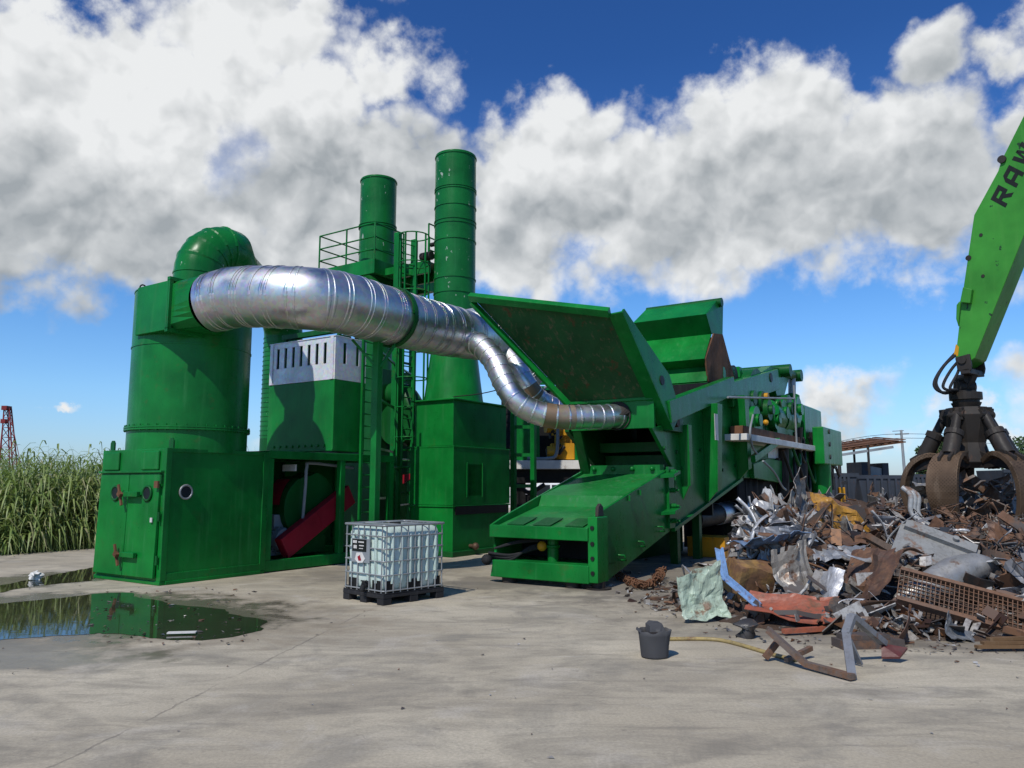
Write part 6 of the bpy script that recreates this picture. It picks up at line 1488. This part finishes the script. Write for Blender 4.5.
piece(sheet_mesh(1.05, .55, .32, 307, 20, 12), 'orange_sheet', 'scrap_painted', (.34, .085, .04), 'flat faded orange red sheet at the foot of the heap', 'scrap sheet', at(792, 620, .10), (R(20), .08, R(-24)))
m = MB(); m.beam((-.5, 0, 0), (.5, .05, .01), .07, .05); piece(m, 'orange_bar', 'scrap_painted', (.36, .10, .05), 'long orange red bar lying in front of the orange sheet', 'steel bar', gnd(822, 634) + Vector((0, 0, .05)), (0, 0, R(12)), solid=0)
piece(sheet_mesh(.62, .34, .75, 308, 26, 18), 'green_white_sheet', 'scrap_painted', (.42, .52, .40), 'crumpled pale green and white sheet at the left foot of the heap', 'scrap sheet', gnd(704, 622) + Vector((0, .1, .10)), (R(22), -.1, .25), solid=.006)
piece(sheet_mesh(.5, .55, 1.0, 309, 18, 16), 'grey_plastic_sheet', 'scrap_bright', (.20, .19, .18), 'crumpled dull grey sheet standing behind the pale green one', 'scrap sheet', gnd(728, 618) + Vector((.05, .1, .24)), (R(68), .3, -.2), solid=.006)
piece(sheet_mesh(.45, .5, .9, 310, 14, 14), 'dark_foil', 'scrap_bright', (.13, .12, .12), 'crumpled dark foil piece right of the grey sheet', 'scrap sheet', gnd(755, 612) + Vector((0, .3, .18)), (R(60), .2, .5), solid=.006)
piece(shell_mesh(.75, .5, .42, 311), 'ochre_casing', 'scrap_rust', (.30, .17, .05), 'broken ochre brown casing propping the blue strip', 'casing', at(757, 588, .10), (R(15), .1, .25))
piece(sheet_mesh(.55, .8, .5, 312, 18, 12, corr=4), 'ribbed_sheet', 'scrap_bright', (.40, .36, .31), 'pale ribbed sheet leaning left of the brown panel', 'scrap sheet', at(800, 590, .16), (R(55), -.15, .45))
piece(sheet_mesh(.3, .6, .6, 313), 'silver_sheet', 'scrap_bright', (.55, .55, .56), 'shiny silver folded panel near the heap foot behind the orange sheet', 'scrap sheet', at(828, 598, .12), (R(62), .2, -.5))
piece(sheet_mesh(.9, .3, .35, 314), 'white_sheet', 'scrap_painted', (.58, .56, .53), 'flat whitish sheet at the far left of the heap', 'scrap sheet', at(715, 566, .06), (R(15), .1, .35))
piece(sheet_mesh(.95, .3, .3, 315), 'dark_grey_sheet', 'scrap_bright', (.16, .16, .17), 'dark grey flat sheet below the whitish one at the left', 'scrap sheet', at(712, 580, .10), (R(24), .05, .3))
piece(sheet_mesh(.9, .42, .5, 316, corr=5), 'corrugated_sheet', 'scrap_bright', (.34, .35, .36), 'grey corrugated sheet below the yellow sheet', 'scrap sheet', at(842, 557, .1), (R(25), .05, .1))
m = MB()
for k in range(3): m.tube(smooth_path([(-.15 + .05 * k, 0, .45), (-.05 + .07 * k, -.05, .3), (.0 + .06 * k, .05, .0), (.25 + .05 * k, -.1, -.35)], 5), .045, 8)
piece(m, 'grey_duct_hose', 'scrap_painted', (.34, .35, .35), 'bundle of pale grey flattened ducts standing right of the yellow sheet', 'duct', at(915, 525, .2), (R(-25), .2, .1), solid=0)
for (x, y, s_, lab, colr, mat) in ((745, 548, .6, 'dark grey torn sheet at the top left of the heap', (.12, .12, .13), 'scrap_bright'), (805, 528, .7, 'slate grey crumpled sheet left of the yellow sheet', (.20, .20, .2), 'scrap_bright'), (820, 500, .8, 'rust brown sheet at the crest below the rear jack', (.16, .10, .07), 'scrap_rust'),
    (885, 497, .6, 'rusty curled sheet at the crest left of the grab', (.16, .08, .04), 'scrap_rust'), (905, 645, .28, 'brown folded plate at the foot of the heap', (.12, .06, .04), 'scrap_rust'), (960, 640, .35, 'thin grey plate lying under the rusty grating', (.24, .25, .26), 'scrap_bright'), (975, 575, .5, 'torn white sheet with ragged edge right of the silver tank', (.60, .59, .57), 'scrap_painted'), (1003, 545, .45, 'pale grey crumpled sheet below the grab right tine', (.36, .36, .34), 'scrap_painted')):
    piece(sheet_mesh(s_ * 1.2, s_ * .8, .75, int(x)), 'torn_sheet', mat, colr, lab, 'scrap sheet', at(x, y, .08), (R(45), .2, (x % 7) * .3))
m = MB(); m.prism([(0, 0, 0), (.16, -.03, 0), (.26, .08, .04), (.12, .13, .06), (.03, .10, .08)], (0, 0, .02)); piece(m, 'red_plate', 'scrap_painted', (.10, .012, .012), 'small torn red plate beside the bent steel frame', 'scrap plate', gnd(882, 662) + Vector((0, 0, .03)), (R(12), R(-8), -.3), solid=0)
# bent frame, bars and sticks on the concrete
def bars(name, mat, colr, lab, cat, pts, w_, h_, bev=.004):
    o0 = pts[0].copy(); m = MB()
    for q0, q1 in zip(pts[:-1], pts[1:]):
        if q1 is None or q0 is None: continue
        m.beam(q0 - o0, q1 - o0, w_, h_)
    return piece(m, name, mat, colr, lab, cat, o0, (0, 0, 0), solid=0)
G_ = lambda x, y, z=.03: gnd(x, y, z)
f0, f1, f2, f3 = G_(768, 630, .32), G_(806, 664, .05), G_(853, 677, .04), None
o0 = f1.copy(); m = MB(); m.beam(f0 - o0, f1 - o0, .07, .05); m.beam(f1 - o0, f2 - o0, .07, .05); q0, q1 = G_(765, 658, .03), G_(779, 640, .20); m.beam(q0 - o0, q1 - o0, .06, .05); q0, q1 = G_(786, 660, .04), G_(811, 648, .10); m.beam(q0 - o0, q1 - o0, .045, .045)
piece(m, 'bent_bar_frame', 'scrap_rust', (.14, .105, .085), 'brown bent steel bar frame lying on the concrete before the heap', 'steel frame', o0, (0, 0, 0), solid=0)
a_, b_, c_, d_ = G_(852, 677, .03), pt(846, 634, 7.6), pt(852, 616, 7.7), pt(884, 643, 8.0)
o0 = a_.copy(); m = MB()
for q0, q1 in ((a_, b_), (b_, c_), (c_, d_)): m.beam(q0 - o0, q1 - o0, .075, .055)
q0, q1 = pt(848, 638, 7.65), G_(860, 664, .02); m.beam(q0 - o0, q1 - o0, .06, .02)
piece(m, 'grey_bent_frame', 'scrap_painted', (.17, .18, .20), 'blue grey bent tubular frame standing like an arch before the heap', 'steel frame', o0, (0, 0, 0), solid=0)
pts_ = [G_(668, 639, .02), G_(706, 639, .02), G_(730, 642, .02), G_(775, 655, .02), G_(796, 660, .02)]; o0 = pts_[0].copy(); m = MB(); m.tube(smooth_path([q - o0 for q in pts_], 4), .022, 8)
piece(m, 'yellow_stick', 'scrap_painted', (.36, .27, .10), 'long straw yellow rod lying beside the bucket', 'rod', o0, (0, 0, 0), solid=0)
piece(strip_mesh(.5, .16, 331, 1.0, .02), 'rubber_scrap', 'scrap_painted', (.03, .03, .032), 'curled black rubber piece behind the yellow rod', 'rubber piece', gnd(744, 638) + Vector((0, 0, .07)), (.3, .1, -.2), solid=0)
m = MB(); m.box(-.35, .35, -.12, .12, 0, .09); m.box(-.3, .2, -.1, .1, .092, .14); piece(m, 'dark_beam_offcut', 'scrap_rust', (.07, .055, .05), 'dark flat steel offcut behind the grey arch frame', 'steel bar', gnd(868, 647) + Vector((0, 0, .0)), (0, 0, .1), solid=0)
m = MB()
for k in range(3): m.beam((-.3 + .09 * k, k * .05, .03 + .03 * k), (.4 - .04 * k, .06 + k * .04, .03 + .035 * k), .07, .03)
piece(m, 'rotten_planks', 'wood', (.2, .1, .05), 'short bundle of orange brown broken planks under the grating', 'planks', gnd(1006, 652) + Vector((0, 0, .02)), (0, 0, -.05), solid=0)
# rusty chain beside the conveyor
m = MB(); P_ = smooth_path([gnd(618, 575, .03), gnd(632, 582, .06), gnd(645, 585, .08), gnd(656, 580, .12), gnd(662, 570, .16)], 6); o0 = P_[0].copy()
for i in range(len(P_)):
    q = P_[i] - o0; 
    for s_ in range(3): m.ring(q + Vector((.06 * s_ - .06, .07 * (s_ - 1), .02 * (s_ % 2))), (math.sin(i * 1.7 + s_), math.cos(i * 1.1), .6), .055, .013, 5, 10)
piece(m, 'rusty_chain', 'rusty_steel', (.2, .08, .04), 'heap of rusty chain lying on the ground beside the conveyor', 'chain', o0, (0, 0, 0), solid=0)
p = pt(712, 552, 19.2); m = MB(); m.box(-.33, .33, -.3, .3, -.32, .12); m.box(-.12, -.08, -.305, -.301, -.3, .1); m.box(.15, .19, -.305, -.301, -.3, .1); m.box(-.33, .33, -.32, .32, .121, .15)
piece(m, 'yellow_steel_box', 'yellow_paint', (.3, .2, .02), 'dirty yellow steel box standing in shade under the shredder', 'box', Vector((p.x, p.y, .33)), (0, 0, PHI), solid=0).scale = (1.4, 1.4, 1)
p = pt(637, 550, 21); m = MB(); m.box(-.5, .5, -.5, .5, 0, .55); m.box(-.52, .52, -.52, .52, .551, .6); piece(m, 'blue_crate', 'scrap_painted', (.18, .38, .62), 'small light blue crate beyond the shredder belly', 'crate', Vector((p.x, p.y, 0)), (0, 0, .3), solid=0)
# scattered twigs and strips of metal near the left foot of the heap
rs = random.Random(8)
m = MB()
for k in range(900):
    r_ = rs.random()
    if r_ < .35: q = gnd(rs.uniform(650, 720), rs.uniform(578, 612))
    elif r_ < .5: q = gnd(rs.uniform(90, 260), rs.uniform(588, 645))
    elif r_ < .8: X = rs.uniform(1.8, 7); q = Vector((X, yfront(X) - abs(rs.gauss(0, .5)), 0))
    else: q = Vector((rs.uniform(-9, 6), rs.uniform(5, 14), 0))
    s_ = rs.uniform(.006, .028) * (1 if r_ < .8 else .5); vs = [q + Vector((rs.gauss(0, 1) * s_, rs.gauss(0, 1) * s_, rs.uniform(0, 1) * s_ + .004)) for _ in range(5)]; m.add(vs, [(0, 1, 2), (0, 2, 3), (0, 3, 4), (0, 4, 1), (1, 4, 3), (1, 3, 2)])
    if r_ < .3 and rs.random() < .18: d_ = Vector((rs.gauss(0, 1), rs.gauss(0, .6), .05)).normalized() * rs.uniform(.06, .2); m.beam(q + Vector((0, 0, .012)), q + d_ + Vector((0, 0, .012)), .025, .012)
tag(m.build('ground_litter', 'fragment'), 'tiny chips and splinters littering the concrete', None, kind='stuff')
p = gnd(182, 633, .02); m = MB(); m.box(-.16, .16, -.04, .04, 0, .015); piece(m, 'wood_offcut', 'white_paint', (.5, .5, .4), 'small pale wooden slat floating in the puddle', 'slat', p, (0, 0, .15), solid=0)
p = gnd(36, 580, .0); piece(lump_mesh(.11, 401), 'white_bag', 'white_paint', (.5, .5, .5), 'crumpled white bag lying in the narrow rear puddle', 'bag', p + Vector((0, 0, .07)), (0, 0, 0), solid=0)
for i, (xa_, ya_, xb_, yb_, lab) in enumerate(((648, 599, 690, 596, 'short brown strip on the concrete left of the heap'), (655, 589, 700, 586, 'rusty thin strip lying near the chain'), (676, 606, 700, 604, 'dark stub of wood near the pale green sheet'))):
    a_, b_ = gnd(xa_, ya_, .02), gnd(xb_, yb_, .03); m = MB(); m.beam(Vector((0, 0, 0)), (b_ - a_) * .5 + Vector((0, .03, .0)), .05, .02); m.beam((b_ - a_) * .5 + Vector((0, .03, .0)), b_ - a_, .05, .02); piece(m, 'loose_strip', 'scrap_rust', (.12, .08, .06), lab, 'scrap strip', a_, (0, 0, 0), solid=0)
